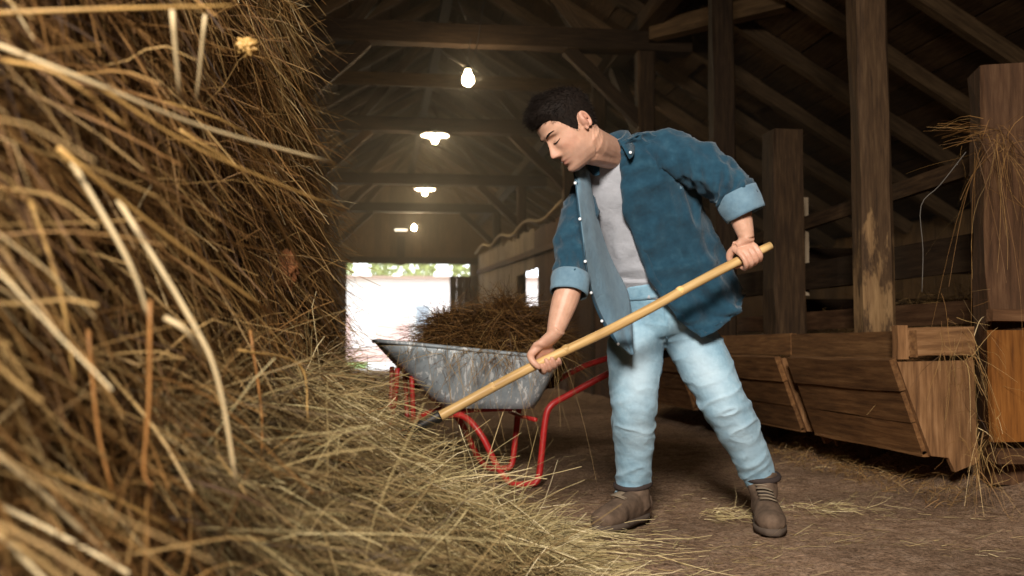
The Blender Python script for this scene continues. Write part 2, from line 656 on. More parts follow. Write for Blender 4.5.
wr = boxes('wall_right', [(XR, XR + .08, YF, YB + .1, -.3, 2.4)], M['backwall'], kind='structure')
y = 4.2
while y < 16:
    w = random.uniform(.2, .28)
    plank('board', (XR - .02, y + w / 2, 0), (XR - .02, y + w / 2, 2.3), w - .008, .028, (-1, 0, 0), M['backwall'], wr, .003, 2)
    y += w
boxes('wall_left', [(XL - .08, XL, YF, YB + .1, -.3, 2.4)], M['backwall'], kind='structure')
boxes('wall_front', [(XL, XR, YF - .08, YF, -.3, 6.2)], M['backwall'], kind='structure')

# outdoors beyond the doorway
og = boxes('ground', [(-14, 22, YB + .15, 60, -.15, -.02)], M['paving'], kind='structure')
boxes('lawn_ground', [(-8, -.3, YB + 2.5, 40, -.03, .02)], M['grass'], kind='structure')
bld = empty('farm_building', (2, 44, 0), 'pale sunlit farm building seen through the open barn doorway', 'building')
boxes('wall', [(-10, 16, 44, 50, 0, 3.6)], M['plaster'], bld)
boxes('plinth', [(-10, 16, 43.95, 44, 0, .5)], M['pink'], bld)
for xx in (-4.6, -1.8, .75, 3.3, 5.6):
    w_ = boxes('panel', [(xx - .7, xx + .7, 43.93, 43.99, .5, 2.0)], M['pink'], bld)
for xx in (-3.2, 2.05, 4.5):
    w_ = boxes('window', [(xx - .35, xx + .35, 43.94, 44.0, 1.2, 2.5)], M['enamel'], bld)
    boxes('pane', [(xx - .28, xx + .28, 43.92, 43.95, 1.27, 2.43)], M['glass'], w_)
boxes('roof', [(-10.3, 16.3, 43.6, 50.3, 3.6, 3.72)], M['roof_tile'], bld)


def leaf_cloud(name, cx, cy, z0, rx, rz_, n, parent, size=.28):
    V, F = [], []
    for k in range(n):
        a, b_, r = random.uniform(0, 6.28), random.uniform(-1, 1), random.uniform(.5, 1) ** .4
        q = Vector((cx + rx * r * math.cos(a) * math.sqrt(1 - b_ * b_), cy + rx * r * math.sin(a) * math.sqrt(1 - b_ * b_), z0 + rz_ * r * b_))
        d1 = Vector((random.gauss(0, 1), random.gauss(0, 1), random.gauss(0, 1))).normalized() * size
        d2 = d1.orthogonal().normalized() * size * .5
        o = len(V)
        V += [q, q + d1 * .5 + d2, q + d1, q + d1 * .5 - d2]
        F.append((o, o + 1, o + 2, o + 3))
    return mk(name, V, F, M['leaf'], parent, smooth=False)


for k, (tx, lab) in enumerate(((-3.0, 'yellow green tree crown above the left end of the farm building roof'),
                               (1.4, 'yellow green tree crown above the middle of the farm building roof'),
                               (5.8, 'yellow green tree crown above the right end of the farm building roof'))):
    tr = empty('tree', (tx, 54, 0), lab, 'tree', 'trees behind the farm building')
    tube('trunk', [(tx, 54, 0), (tx + .1, 54, 2), (tx, 54, 4)], [.22, .18, .14], M['beam'], tr)
    leaf_cloud('crown', tx, 54, 5.2, 1.85, 1.9, 1500, tr)

# ------------------------------------------------------------------ posts of the right-hand row
POSTX = 2.86


def timber_post(name, x, y, w, h, mat, label, group=None, chamfer=.02, z0=0.0, lean=(0, 0), rot=0.0):
    e = empty(name, (x, y, z0), label, 'post', group)
    d = Vector((math.sin(rot), -math.cos(rot), 0))
    plank('shaft', (x, y, z0 - .03), (x + lean[0], y + lean[1], z0 + h), w, w, d, mat, e, 0.009, 10, chamfer)
    return e


p = timber_post('roof_post', POSTX, 5.41, .19, 4.1, M['scarred'], 'tall dark roof post with bare pale scar rising behind the nearest manger', chamfer=.035, lean=(-.02, 0))
timber_post('roof_post', POSTX, 7.93, .18, 4.1, M['beam'], 'slim dark roof post directly behind the man\'s raised shoulder', chamfer=.02)
timber_post('roof_post', POSTX, 10.3, .18, 3.85, M['post'], 'roof post with lit left edge under the end of the first tie beam', chamfer=.02)
for (yy, lab) in ((12.6, 'roof post just behind the man\'s head, first beyond the tie beam post'), (14.65, 'roof post under the second tie beam, above the plank partition'),
                  (19.5, 'roof post under the third tie beam, above the plank partition'), (23.6, 'roof post under the fourth tie beam, near the back wall')):
    timber_post('roof_post', POSTX, yy, .18, 3.85 if yy in TR else 4.06, M['post'], lab, 'far roof posts on the stall side')
for (yy, lab) in ((10.3, 'roof post on the haystack side under the first tie beam'), (14.65, 'roof post on the haystack side under the second tie beam'),
                  (19.5, 'roof post on the haystack side under the third tie beam'), (23.6, 'roof post on the haystack side under the fourth tie beam')):
    timber_post('roof_post', -.96, yy, .18, 3.85, M['post'], lab, 'roof posts on the haystack side')

pa = empty('stall_post', (2.92, 4.2, .1), 'thick short stall post with straw caught on it at the frame edge', 'post')
plank('shaft', (2.86, 4.22, .08), (2.86, 4.22, 1.975), .20, .24, (-.35, -1, 0), M['stallpost'], pa, .008, 10, .012)
plank('shaft', (3.08, 4.10, .08), (3.08, 4.10, 1.98), .24, .22, (.1, -1, 0), M['stallpost'], pa, .008, 10, .012)
timber_post('stall_post', POSTX + .01, 6.72, .225, 2.22, M['post'], 'short stall post behind the long middle manger, right of the man\'s hand', chamfer=.012)
plank('cleat', (POSTX + .16, 6.72, 1.05), (POSTX + .16, 6.72, 1.75), .05, .06, (0, -1, 0), M['grey_plank'], bpy.data.objects['stall_post.001'], .004)

# rails between the posts
rails = empty('stall_rail', (2.98, 5.5, 1.19), 'wide dark horizontal stall board at chest height behind the posts', 'rail')
plank('board', (3.02, 4.36, 1.17), (3.02, 9.4, 1.20), .035, .19, (0, 0, 1), M['beam'], rails, .006, 6)
r2 = empty('stall_rail', (2.98, 5.5, .86), 'brown lower stall board just above the mangers', 'rail')
plank('board', (3.02, 4.36, .87), (3.02, 9.4, .87), .035, .12, (0, 0, 1), M['stallpost'], r2, .006, 6)
r3 = empty('stall_rail', (2.98, 5.5, 1.57), 'thin top stall pole between the dark posts', 'rail')
plank('pole', (3.03, 4.36, 1.62), (3.03, 9.4, 1.50), .05, .09, (0, 0, 1), M['post'], r3, .01, 6)
# partition between two stalls, running towards the outer wall
sp = empty('stall_partition', (4.6, 7.3, 0), 'dark board partition inside the stall behind the rails', 'partition')
for k, z in enumerate((.30, .62, .95, 1.35)):
    plank('board', (3.1, 7.3, z), (6.7, 7.35, z + .03), .03, .20, (0, 0, 1), M['beam'], sp, .006, 4)
for xx in (3.9, 5.2, 6.5):
    plank('upright', (xx, 7.38, 0), (xx, 7.38, 1.7), .10, .10, (0, -1, 0), M['beam'], sp)
# upright bars seen between the man and the short stall post
for k, yy in enumerate((7.15, 7.35, 7.55)):
    b_ = plank('stall_bar', (3.10, yy, .1), (3.10, yy, 1.75), .07, .05, (-1, 0, 0), M['stallpost'], None, .005)
    tag(b_, ('upright stall slat nearest the short stall post', 'middle one of three upright stall slats behind the man\'s hand', 'upright stall slat nearest the man\'s sleeve')[k], 'slat', 'upright stall slats')

# ------------------------------------------------------------------ mangers along the stalls
def manger(y0, y1, label, end_near=True, light=False):
    e = empty('manger', (2.5, (y0 + y1) / 2, .05), label, 'manger', 'wooden feed mangers along the stalls')
    fm, em = M['manger'], M['manger_light']
    xt, xb, zt, zb = 2.35, 2.50, .635, .20
    d = Vector((xb - xt, 0, zb - zt))
    nrm = Vector((-(zt - zb), 0, -(xb - xt))).normalized()
    n = 3
    for k in range(n):           # front boards, overlapping a little
        f0, f1 = (k + .01) / n, (k + .985) / n
        c = Vector((xt, 0, zt)) + d * ((f0 + f1) / 2)
        c += nrm * (.006 if k == 0 else (0.0 if k == 1 else -.004))
        plank('front_board', (c.x, y0 - .015 * (k == 0), c.z), (c.x, y1, c.z), d.length * (f1 - f0), .026 + .012 * (k == 0), nrm, fm, e, .004, 4)
    # top rail boards
    plank('top_rail', (2.44, y0 - .03, .705), (2.44, y1 + .14, .70), .036, .125, (0, 0, 1), fm, e, .003, 4)
    # end panels (solid trapezia) with a cross board above
    for ye, s in ((y0, -1), (y1, 1)):
        V, F = [], []
        poly = [(xt + .01, zt - .012), (2.735, zt - .005), (2.745, .16), (2.63, .12), (2.60, .185), (xb + .015, zb - .005)]
        t_ = .028
        for yy in (ye, ye + s * t_):
            V += [(x_, yy, z_) for (x_, z_) in poly]
        m_ = len(poly)
        F = [tuple(range(m_)), tuple(reversed(range(m_, 2 * m_)))] + [(k, k + m_ if k + m_ < 2 * m_ else m_, (k + 1) % m_ + m_, (k + 1) % m_) for k in range(m_)]
        # local frame with x running down the grain
        o = mk('end_panel', [(v_[2], v_[0], v_[1]) for v_ in V], F, em, None, False, Matrix(((0, 1, 0, 0), (0, 0, 1, 0), (1, 0, 0, 0), (0, 0, 0, 1))))
        setparent(o, e)
        if s > 0 or not end_near: continue
        plank('cross_board', (2.40, ye + s * .014, .712), (2.745, ye + s * .014, .722), .13, .03, (0, -1, 0), em, e, .003, 3)
        if s < 0:
            plank('corner_post', (2.385, ye - .012, .635), (2.385, ye - .012, .79), .05, .05, (0, -1, 0), M['manger_light'], e, .002, 2)
    plank('floor_board', (2.62, y0, .20), (2.62, y1, .20), .26, .025, (0, 0, 1), fm, e, .003)
    plank('back_board', (2.735, y0, .45), (2.755, y1, .45), .025, .52, (0, 0, 1), fm, e, .003)
    return e


manger(4.30, 5.44, 'nearest slanted plank feed manger standing against the thick stall post')
manger(5.62, 7.40, 'middle plank feed manger, second along the stalls beside the man\'s leg', False)
manger(7.62, 9.40, 'farthest plank feed manger half hidden behind the man\'s legs', False)

gate = empty('stall_gate', (3.25, 4.0, .3), 'orange brown board panel beside the thick stall post at the frame edge', 'gate')
for k in range(4):
    xx = 2.655 + .17 * k
    plank('board', (xx + .08, 4.03, .28), (xx + .08, 4.03, .765 + .01 * (k % 2)), .163, .03, (0, -1, 0), M['orange'], gate, .003, 3)
plank('rail', (2.66, 4.03, .22), (3.9, 4.03, .20), .07, .06, (0, 0, 1), M['stallpost'], gate, .006)
plank('rail', (2.66, 4.03, .83), (3.9, 4.03, .81), .05, .05, (0, 0, 1), M['stallpost'], gate, .006)

# plank partition further down the aisle, with an open hatch
pt = empty('plank_partition', (2.75, 20, 0), 'weathered grey vertical plank partition down the aisle behind the wheelbarrow', 'partition')
y = 14.2
while y < 26.6:
    w = random.uniform(.17, .25)
    zt = 2.62 + .5 * (y - 14.2) / 12.4 + random.uniform(-.06, .05)
    mt = M['grey_plank'] if y > 17 else M['stallpost']
    if 16.75 < y + w / 2 < 19.3:
        plank('plank', (2.75, y + w / 2, 0), (2.75, y + w / 2, 1.38), w - .012, .026, (-1, 0, 0), mt, pt, .003, 2)
        plank('plank', (2.75, y + w / 2, 2.02 + random.uniform(0, .04)), (2.75, y + w / 2, zt), w - .012, .026, (-1, 0, 0), mt, pt, .003, 2)
    else:
        plank('plank', (2.75 + random.uniform(-.012, .012), y + w / 2, 0), (2.75, y + w / 2, zt), w - .035, .026, (-1, 0, 0), mt, pt, .003, 2)
    y += w
plank('end_post', (2.78, 14.0, 0), (2.78, 14.0, 2.75), .14, .14, (0, -1, 0), M['stallpost'], pt, .006)
plank('rail', (2.70, 14.0, 2.2), (2.70, 26.6, 2.65), .04, .10, (0, 0, 1), M['stallpost'], pt, .006, 8)
rp = [(2.65, 14.0 + 1.8 * k, 2.74 + .075 * k + (-.10 if k % 2 else .03)) for k in range(8)]
rope = tube('rope', rp, .03, M['cord'], None, 6)
tag(rope, 'pale sagging rope strung along the top of the grey partition', 'rope')
# board stall front between the man and the near end of the partition
sf = empty('stall_wall', (2.8, 11.5, 0), 'brown board stall front behind the man\'s bent arm', 'partition')
y = 10.5
while y < 13.8:
    w = random.uniform(.18, .25)
    plank('plank', (2.80, y + w / 2, 0), (2.80, y + w / 2, 1.75 + random.uniform(-.03, .03)), w - .01, .026, (-1, 0, 0), M['stallpost'], sf, .003, 2)
    y += w
plank('rail', (2.74, 10.4, 1.62), (2.74, 13.9, 1.62), .05, .12, (0, 0, 1), M['stallpost'], sf, .005)
# dark door leaf standing half open inside the doorway
dl = empty('door_leaf', (2.3, 26.9, 0), 'dark wooden door leaf standing in the bright doorway', 'door')
for k in range(4):
    xx = 1.98 + .19 * k
    plank('board', (xx + .095, 26.9, .05), (xx + .095, 26.9, 2.56), .185, .04, (0, -1, 0), M['beam'], dl, .003, 2)
for z in (.5, 2.2):
    plank('ledge', (1.98, 26.86, z), (2.74, 26.86, z), .10, .04, (0, -1, 0), M['beam'], dl, .003, 2)

# ------------------------------------------------------------------ lamps hanging from the trusses
def ring_lathe(prof, c, n=20):
    th = np.linspace(0, 2 * np.pi, n, endpoint=False)
    return np.array([[(c[0] + r * math.cos(a), c[1] + r * math.sin(a), c[2] + z) for a in th] for (r, z) in prof])


def lathe(name, prof, c, mat, parent=None, n=20):
    V, F = grid_vf(ring_lathe(prof, c, n))
    return mk(name, V, F, mat, parent)


BULB = [(.004, -.062), (.022, -.056), (.036, -.038), (.040, -.018), (.034, .004), (.022, .026), (.016, .042), (.015, .05)]


def pendant(x, y, z, ztop, label, shade=False, scale=1.0, mat=None):
    e = empty('pendant_lamp', (x, y, ztop), label, 'lamp', 'lamps hung along the aisle')
    tube('cord', [(x + .03, y, ztop), (x - .005, y, (z + ztop) / 2), (x, y, z + .12)], .006, M['cable'], e, 6)
    lathe('socket', [(.006, .125), (.018, .12), (.022, .08), (.022, .045), (.014, .042)], (x, y, z), M['black'], e, 12)
    lathe('bulb', [(r * scale, q * scale) for (r, q) in BULB], (x, y, z), mat or M['bulb'], e, 16)
    if shade:
        lathe('shade', [(.02, .115), (.06, .11), (.14, .085), (.205, .055), (.21, .045), (.20, .05), (.13, .078), (.05, .10), (.02, .105)], (x, y, z), M['enamel'], e, 28)
    return e


q = at(468, 77, 10.25)
pendant(q.x, q.y, q.z, 3.86, 'bare glowing bulb hanging nearest, below the first tie beam', scale=1.55)
tube('cobweb_wire', [at(466, 76, 10.2), at(476, 50, 10.2), at(484, 0, 10.2)], .004, M['cable'], bpy.data.objects['pendant_lamp'], 5)
tube('cobweb_wire', [at(464, 66, 10.2), at(440, 52, 10.15)], .004, M['cable'], bpy.data.objects['pendant_lamp'], 5)
tube('cobweb_wire', [at(466, 20, 10.2), at(458, 0, 10.2)], .005, M['cable'], bpy.data.objects['pendant_lamp'], 5)
q = at(435, 139, 14.55)
pendant(q.x, q.y, q.z, 3.86, 'glowing lamp with wide white enamel shade, second along the aisle', True, 1.1, M['bulb2'])
q = at(425, 192, 19.4)
pendant(q.x, q.y, q.z, 3.86, 'glowing lamp with white enamel shade, third along the aisle', True, 1.1, M['bulb2'])
q = at(414, 227, 24.2)
pendant(q.x, q.y, q.z, roof_z(q.x) - .2, 'bare glowing bulb farthest down the aisle, by the back wall', False, 1.3, M['bulb2'])
q = at(401, 230, 27.6)
wl = empty('wall_lamp', (q.x, q.y, q.z), 'small pale tube lamp fixed on the back wall over the doorway', 'lamp')
tube('tube', [(q.x - .17, q.y, q.z), (q.x + .0, q.y, q.z), (q.x + .17, q.y, q.z)], .03, M['bulb2_soft'] if 'bulb2_soft' in M else emit('soft_tube', (1.0, .9, .7), 2.5), wl)
boxes('bracket', [(q.x - .04, q.x + .04, q.y + .02, YB - .02, q.z - .03, q.z + .03)], M['iron'], wl)
boxes('fuse_box', [(q.x - .1, q.x + .12, YB - .16, YB - .02, q.z - .95, q.z - .15)], M['beam'], wl)

# ------------------------------------------------------------------ hay
def strands(name, pos, dirs, length, width, tone, mat, parent=None, segs=5, droop=0.25, curl=0.18, kind='stuff', floor_clip=True, bend_out=None):
    """thousands of single hay blades as thin curved ribbons in one mesh"""
    N = len(pos)
    dirs = dirs / np.linalg.norm(dirs, axis=1)[:, None]
    r1 = RNG.normal(size=(N, 3))
    s = np.cross(dirs, r1); s /= np.linalg.norm(s, axis=1)[:, None]
    w2 = np.cross(dirs, s)
    t = np.linspace(0, 1, segs + 1)[None, :, None]
    L = length[:, None, None]
    b1 = RNG.normal(0, curl, N)[:, None, None]
    b2 = RNG.normal(0, curl * .6, N)[:, None, None]
    dr = (droop * RNG.uniform(.3, 1.5, N))[:, None, None]
    kt = RNG.uniform(.3, .8, N)[:, None, None]                # some blades are snapped
    kk = (RNG.uniform(size=N) < .25)[:, None, None] * RNG.normal(0, .45, N)[:, None, None]
    C = pos[:, None, :] + dirs[:, None, :] * L * t + w2[:, None, :] * L * (b1 * t * t + b2 * np.sin(t * 5)) \
        + w2[:, None, :] * L * kk * np.clip(t - kt, 0, 1) + np.array((0, 0, -1.0)) * L * dr * t * t
    if floor_clip:
        C[..., 2] = np.maximum(C[..., 2], 0.004 + 0.03 * (C[..., 0] > 2.7))
    wd = (width[:, None, None] * (1 - .55 * t)) * .5
    Vv = np.stack([C - s[:, None, :] * wd, C + s[:, None, :] * wd], axis=2)      # N, segs+1, 2, 3
    nv = (segs + 1) * 2
    base = (np.arange(N) * nv)[:, None, None]
    k = (np.arange(segs) * 2)[None, :, None]
    F = base + k + np.array([0, 1, 3, 2])[None, None, :]
    me = bpy.data.meshes.new(name)
    me.vertices.add(N * nv)
    me.vertices.foreach_set('co', np.ascontiguousarray(Vv, np.float32).ravel())
    nf = N * segs
    me.loops.add(nf * 4)
    me.loops.foreach_set('vertex_index', np.ascontiguousarray(F.reshape(-1), np.int32))
    me.polygons.add(nf)
    me.polygons.foreach_set('loop_start', np.arange(nf, dtype=np.int32) * 4)
    me.polygons.foreach_set('use_smooth', np.ones(nf, bool))
    me.update(calc_edges=True)
    a = me.attributes.new('tone', 'FLOAT', 'POINT')
    tn = np.repeat(tone[:, None], nv, 1) + np.repeat(np.linspace(-.03, .06, segs + 1), 2)[None, :]
    a.data.foreach_set('value', np.ascontiguousarray(np.clip(tn, 0, 1), np.float32).ravel())
    o = link(name, me, mat, parent)
    if kind: o['kind'] = kind
    return o


# profile of the heap (x, z) at stations along the aisle
ST = {
    0.55: [(-1.6, 2.6), (-1.3, 1.9), (-1.0, 1.3), (-.85, 1.0), (-.75, .8), (-.65, .6), (-.55, .4), (-.4, .2), (-.2, 0)],
    1.00: [(-1.4, 3.0), (-1.0, 2.0), (-.70, 1.4), (-.58, 1.05), (-.51, .85), (-.44, .62), (-.32, .42), (-.14, .2), (.06, 0)],
    2.00: [(-1.2, 3.0), (-.82, 2.4), (-.58, 1.8), (-.51, 1.3), (-.46, .95), (-.37, .60), (-.20, .38), (.05, .18), (.33, 0)],
    3.00: [(-1.1, 3.0), (-.70, 2.6), (-.48, 2.1), (-.43, 1.5), (-.38, 1.05), (-.27, .62), (-.07, .36), (.22, .15), (.56, 0)],
    3.60: [(-1.0, 3.0), (-.62, 2.7), (-.45, 2.2), (-.38, 1.6), (-.31, 1.1), (-.22, .60), (-.05, .33), (.23, .14), (.58, 0)],
    4.20: [(-1.0, 3.0), (-.62, 2.7), (-.45, 2.3), (-.36, 1.6), (-.29, 1.1), (-.24, .56), (-.13, .31), (.01, .13), (.19, 0)],
    5.00: [(-1.0, 3.0), (-.60, 2.7), (-.46, 2.4), (-.36, 1.7), (-.30, 1.1), (-.27, .70), (-.23, .42), (-.15, .2), (-.05, 0)],
    5.70: [(-1.1, 2.9), (-.75, 2.6), (-.6, 2.3), (-.5, 1.7), (-.42, 1.1), (-.36, .8), (-.28, .55), (-.18, .28), (-.05, 0)],
    6.10: [(-2.2, 2.6), (-1.9, 2.2), (-1.7, 1.8), (-1.5, 1.4), (-1.4, 1.0), (-1.3, .7), (-1.2, .45), (-1.1, .2), (-1.0, 0)],
}
SY = np.array(sorted(ST))
SP = np.array([ST[k] for k in sorted(ST)])               # stations, 9, 2


def heap(y, s):
    """point on the heap surface, s 0 (top) .. 1 (toe)"""
    y = np.clip(y, SY[0], SY[-1] - 1e-6)
    i = np.clip(np.searchsorted(SY, y, 'right') - 1, 0, len(SY) - 2)
    f = (y - SY[i]) / (SY[i + 1] - SY[i])
    f = f * f * (3 - 2 * f)
    q = np.clip(s, 0, .99999) * 8
    j = q.astype(int)
    g = q - j
    A = SP[i, j] * (1 - g)[:, None] + SP[i, np.minimum(j + 1, 8)] * g[:, None]
    B = SP[i + 1, j] * (1 - g)[:, None] + SP[i + 1, np.minimum(j + 1, 8)] * g[:, None]
    R = A * (1 - f)[:, None] + B * f[:, None]
    bump_ = .05 * np.sin(y * 4.1 + s * 5) * np.cos(s * 13 + y * 1.7) + .03 * np.sin(y * 11.3 + s * 23)
    return np.stack([R[:, 0] + bump_ * (1 - s * .6) - .03, y, np.maximum(R[:, 1] + bump_ * .5 * (s > .6), -.01)], 1)


stack = empty('haystack', (-.6, 3.2, 0), 'towering heap of loose golden brown hay filling the near side of the barn', 'hay')
stack['kind'] = 'stuff'
gy = np.linspace(SY[0], SY[-1] - .01, 110)
gs = np.linspace(0, 1, 70)
G = np.array([heap(np.full(70, y_), gs) for y_ in gy])
G[..., 0] -= .045
for i in range(110):
    for k in range(70):
        p_ = G[i, k]
        G[i, k] += np.array((.05, 0, .02)) * nz((p_[0] * 7, p_[1] * 7, p_[2] * 5))
V, F = grid_vf(G, wrap=False)
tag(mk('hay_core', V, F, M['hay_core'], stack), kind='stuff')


def seeds(n, y0, y1, s0, s1, pw=1.0):
    y = RNG.uniform(y0, y1, n)
    s = s0 + (s1 - s0) * RNG.uniform(size=n) ** pw
    return heap(y, s), y, s


def tones(P, mean, sd, f=3.0, amp=.22):
    base = np.sin(P[:, 1] * f + P[:, 2] * f * 1.3 + 2 * np.sin(P[:, 2] * 2.1)) * np.cos(P[:, 2] * f * .9 - P[:, 1] * 2.3)
    return np.clip(mean + amp * base + RNG.normal(0, sd, len(P)), 0, 1)


# standing face of the stack: hanging blades
n = 30000
P, y, s = seeds(n, .75, 5.75, .10, .74)
D = np.stack([RNG.normal(.16, .22, n), RNG.normal(.06 + .30 * np.clip(P[:, 2] - 1.0, -.3, .8), .40, n), RNG.normal(-1, .35, n)], 1)
P[:, 0] += RNG.uniform(-.05, .035, n)
strands('hanging_hay', P, D, RNG.uniform(.12, .42, n), RNG.uniform(.0022, .0046, n), tones(P, .33, .21, 3.0, .26), M['hay'], stack, 5, .12, .14)
# blades lying every way in the face
n = 14000
P, y, s = seeds(n, .75, 5.75, .10, .80)
D = np.stack([RNG.normal(.22, .3, n), RNG.normal(.0, .9, n), RNG.normal(-.25, .55, n)], 1)
P[:, 0] += RNG.uniform(-.04, .03, n)
strands('crossing_hay', P, D, RNG.uniform(.08, .32, n), RNG.uniform(.002, .0042, n), tones(P, .36, .21), M['hay'], stack, 5, .4, .2)
# long wisps sticking out of the silhouette
n = 900
P, y, s = seeds(n, 2.4, 5.4, .15, .72)
D = np.stack([RNG.normal(.75, .3, n), RNG.normal(.0, .6, n), RNG.normal(-.2, .55, n)], 1)
strands('loose_wisp', P, D, RNG.uniform(.08, .30, n), RNG.uniform(.0015, .003, n), tones(P, .5, .2), M['hay'], stack, 6, .5, .3)

# coarse blades close to the lens
n = 1300
P, y, s = seeds(n, .95, 1.9, .2, .72)
D = np.stack([RNG.normal(.35, .3, n), RNG.normal(.15, .5, n), RNG.normal(-.75, .5, n)], 1)
strands('coarse_hay', P, D, RNG.uniform(.12, .36, n), RNG.uniform(.004, .0075, n), tones(P, .42, .22), M['hay'], stack, 6, .3, .22)

# the raked mound in front: its own pile of fresher, longer, paler blades
mound = empty('hay_mound', (.25, 3.6, 0), 'low spread of paler raked hay on the floor under the fork', 'hay')
mound['kind'] = 'stuff'
n = 30000
P, y, s = seeds(n, 1.6, 5.1, .62, .985, .8)
P[:, 2] += RNG.uniform(-.02, .035, n)
fan = RNG.normal(.0, .75, n)
D = np.stack([np.cos(fan) * .85 + .1, np.sin(fan) * 1.0 - .25, RNG.normal(-.38, .25, n)], 1)
flip = RNG.uniform(size=n) < .38
D[flip] = np.stack([RNG.normal(0, .6, flip.sum()), RNG.normal(0, .8, flip.sum()), RNG.normal(.1, .3, flip.sum())], 1)
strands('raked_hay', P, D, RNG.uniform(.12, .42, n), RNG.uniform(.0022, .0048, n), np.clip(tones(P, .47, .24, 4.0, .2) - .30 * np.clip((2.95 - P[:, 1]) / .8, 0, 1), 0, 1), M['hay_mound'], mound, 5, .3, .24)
# spill of blades at the toe of the mound
n = 5200
yy = RNG.uniform(2.5, 4.3, n)
P, _, _ = heap(yy, np.full(n, .97)), 0, 0
P[:, 0] += RNG.exponential(.10, n) - .12
P[:, 2] = RNG.uniform(.004, .03, n)
D = np.stack([RNG.normal(.8, .5, n), RNG.normal(-.35, .7, n), RNG.normal(0, .06, n)], 1)
strands('spilled_hay', P, D, RNG.uniform(.08, .32, n), RNG.uniform(.002, .0038, n), tones(P, .66, .16), M['hay_mound'], mound, 4, .05, .16)

# single stalks that stand out, close to the lens
def stalk(pts, w, mat, name='stalk'):
    P_ = [at(*p_) for p_ in pts]
    k = len(P_)
    return tube(name, P_, [w * (1 - .35 * i / (k - 1)) for i in range(k)], M[mat], stack, 6, 4)


stalk([(-20, 14, 1.15), (110, 9, 1.2), (232, 6, 1.3)], .0034, 'stalk_gold')
stalk([(-10, 42, 1.15), (95, 84, 1.2), (205, 128, 1.35), (334, 163, 1.6)], .0036, 'stalk_pale')
stalk([(88, 80, 1.25), (200, 150, 1.4), (345, 211, 1.7)], .0028, 'stalk_gold')
stalk([(72, 162, 1.2), (128, 260, 1.2), (150, 320, 1.22)], .0038, 'stalk_pale')
stalk([(118, 200, 1.3), (190, 318, 1.3), (218, 380, 1.3), (237, 486, 1.32)], .0040, 'stalk_pale')
stalk([(150, 300, 1.2), (149, 400, 1.2), (144, 470, 1.2), (153, 487, 1.2)], .0028, 'stalk_rust')
stalk([(-10, 448, 1.05), (55, 505, 1.1), (132, 580, 1.15)], .0042, 'stalk_pale')
stalk([(20, 462, 1.15), (100, 492, 1.2), (182, 533, 1.3)], .0026, 'stalk_gold')
stalk([(58, 148, 1.15), (165, 235, 1.3), (272, 314, 1.5)], .0036, 'stalk_gold')
stalk([(172, 10, 1.3), (180, 100, 1.35)], .0034, 'stalk_pale')
stalk([(205, 15, 1.35), (196, 105, 1.4)], .0026, 'stalk_pale')
stalk([(88, 330, 1.2), (98, 430, 1.2), (112, 490, 1.2)], .0028, 'stalk_rust')
stalk([(165, 318, 1.25), (186, 331, 1.25), (205, 360, 1.3)], .0042, 'stalk_pale')
stalk([(0, 60, 1.2), (60, 75, 1.2), (130, 130, 1.25)], .0030, 'stalk_gold')
stalk([(30, 200, 1.2), (60, 290, 1.2), (75, 380, 1.2)], .0028, 'stalk_gold')
stalk([(250, 330, 1.9), (262, 420, 1.9), (258, 500, 1.9)], .0032, 'stalk_rust')
stalk([(238, 350, 1.8), (300, 365, 2.0), (308, 422, 2.0)], .0026, 'stalk_gold')
stalk([(215, 520, 1.6), (250, 470, 1.8), (305, 425, 2.1)], .0022, 'stalk_gold')
stalk([(180, 130, 1.5), (262, 195, 1.7), (330, 330, 2.3)], .0026, 'stalk_gold')
stalk([(140, 95, 1.5), (240, 130, 1.7), (300, 195, 2.0)], .0026, 'stalk_gold')


def clump(name, c, r, mat, parent):
    bm = bmesh.new()
    bmesh.ops.create_icosphere(bm, subdivisions=4, radius=1)
    for v_ in bm.verts:
        k = 1 + .45 * noise.noise(v_.co * 2.3 + Vector(c)) + .35 * noise.noise(v_.co * 7)
        v_.co = Vector((v_.co.x * r[0], v_.co.y * r[1], v_.co.z * r[2])) * k + Vector(c)
    me = bpy.data.meshes.new(name)
    bm.to_mesh(me); bm.free()
    me.polygons.foreach_set('use_smooth', [True] * len(me.polygons))
    return link(name, me, mat, parent)


clump('dried_leaf', at(311, 481, 2.62), (.035, .03, .05), M['rust_leaf'], stack)
clump('dried_leaf', at(247, 47, 2.1), (.022, .02, .02), M['stalk_gold'], stack)
clump('dried_leaf', at(287, 270, 3.1), (.03, .03, .06), M['rust_leaf'], stack)

# straw trodden into the floor
n = 6500
P = np.stack([RNG.uniform(-.1, 3.0, n), 2.5 + 4.5 * RNG.uniform(size=n) ** 1.8, np.zeros(n)], 1)
dens = np.array([nz((p_[0] * 2.2, p_[1] * 2.2, 9)) for p_ in P])
keep = (dens + RNG.normal(0, .18, n) > .12)
P = P[keep]; n = len(P)
P[:, 2] = [floor_h(p_[0], p_[1]) + random.uniform(.002, .012) for p_ in P]
D = np.stack([RNG.normal(1, .6, n), RNG.normal(0, .6, n), RNG.normal(0, .05, n)], 1)
fs = strands('floor_straw', P, D, .012 + RNG.exponential(.035, n), RNG.uniform(.0012, .0026, n), np.clip(RNG.normal(.42, .22, n), 0, 1), M['hay_mound'], None, 3, .02, .2, floor_clip=False)
tag(fs, 'thin scattered straw trodden into the dirt floor around the man', 'straw')
n = 200
P = np.array([ground(*(RNG.normal((722, 520), (13, 4)))) for _ in range(n // 2)] + [ground(*(RNG.normal((815, 513), (28, 2.5)))) for _ in range(n // 2)])
P[:, 2] = RNG.uniform(.01, .035, len(P))
D = np.stack([RNG.normal(1, .5, len(P)), RNG.normal(0, .5, len(P)), RNG.normal(0, .15, len(P))], 1)
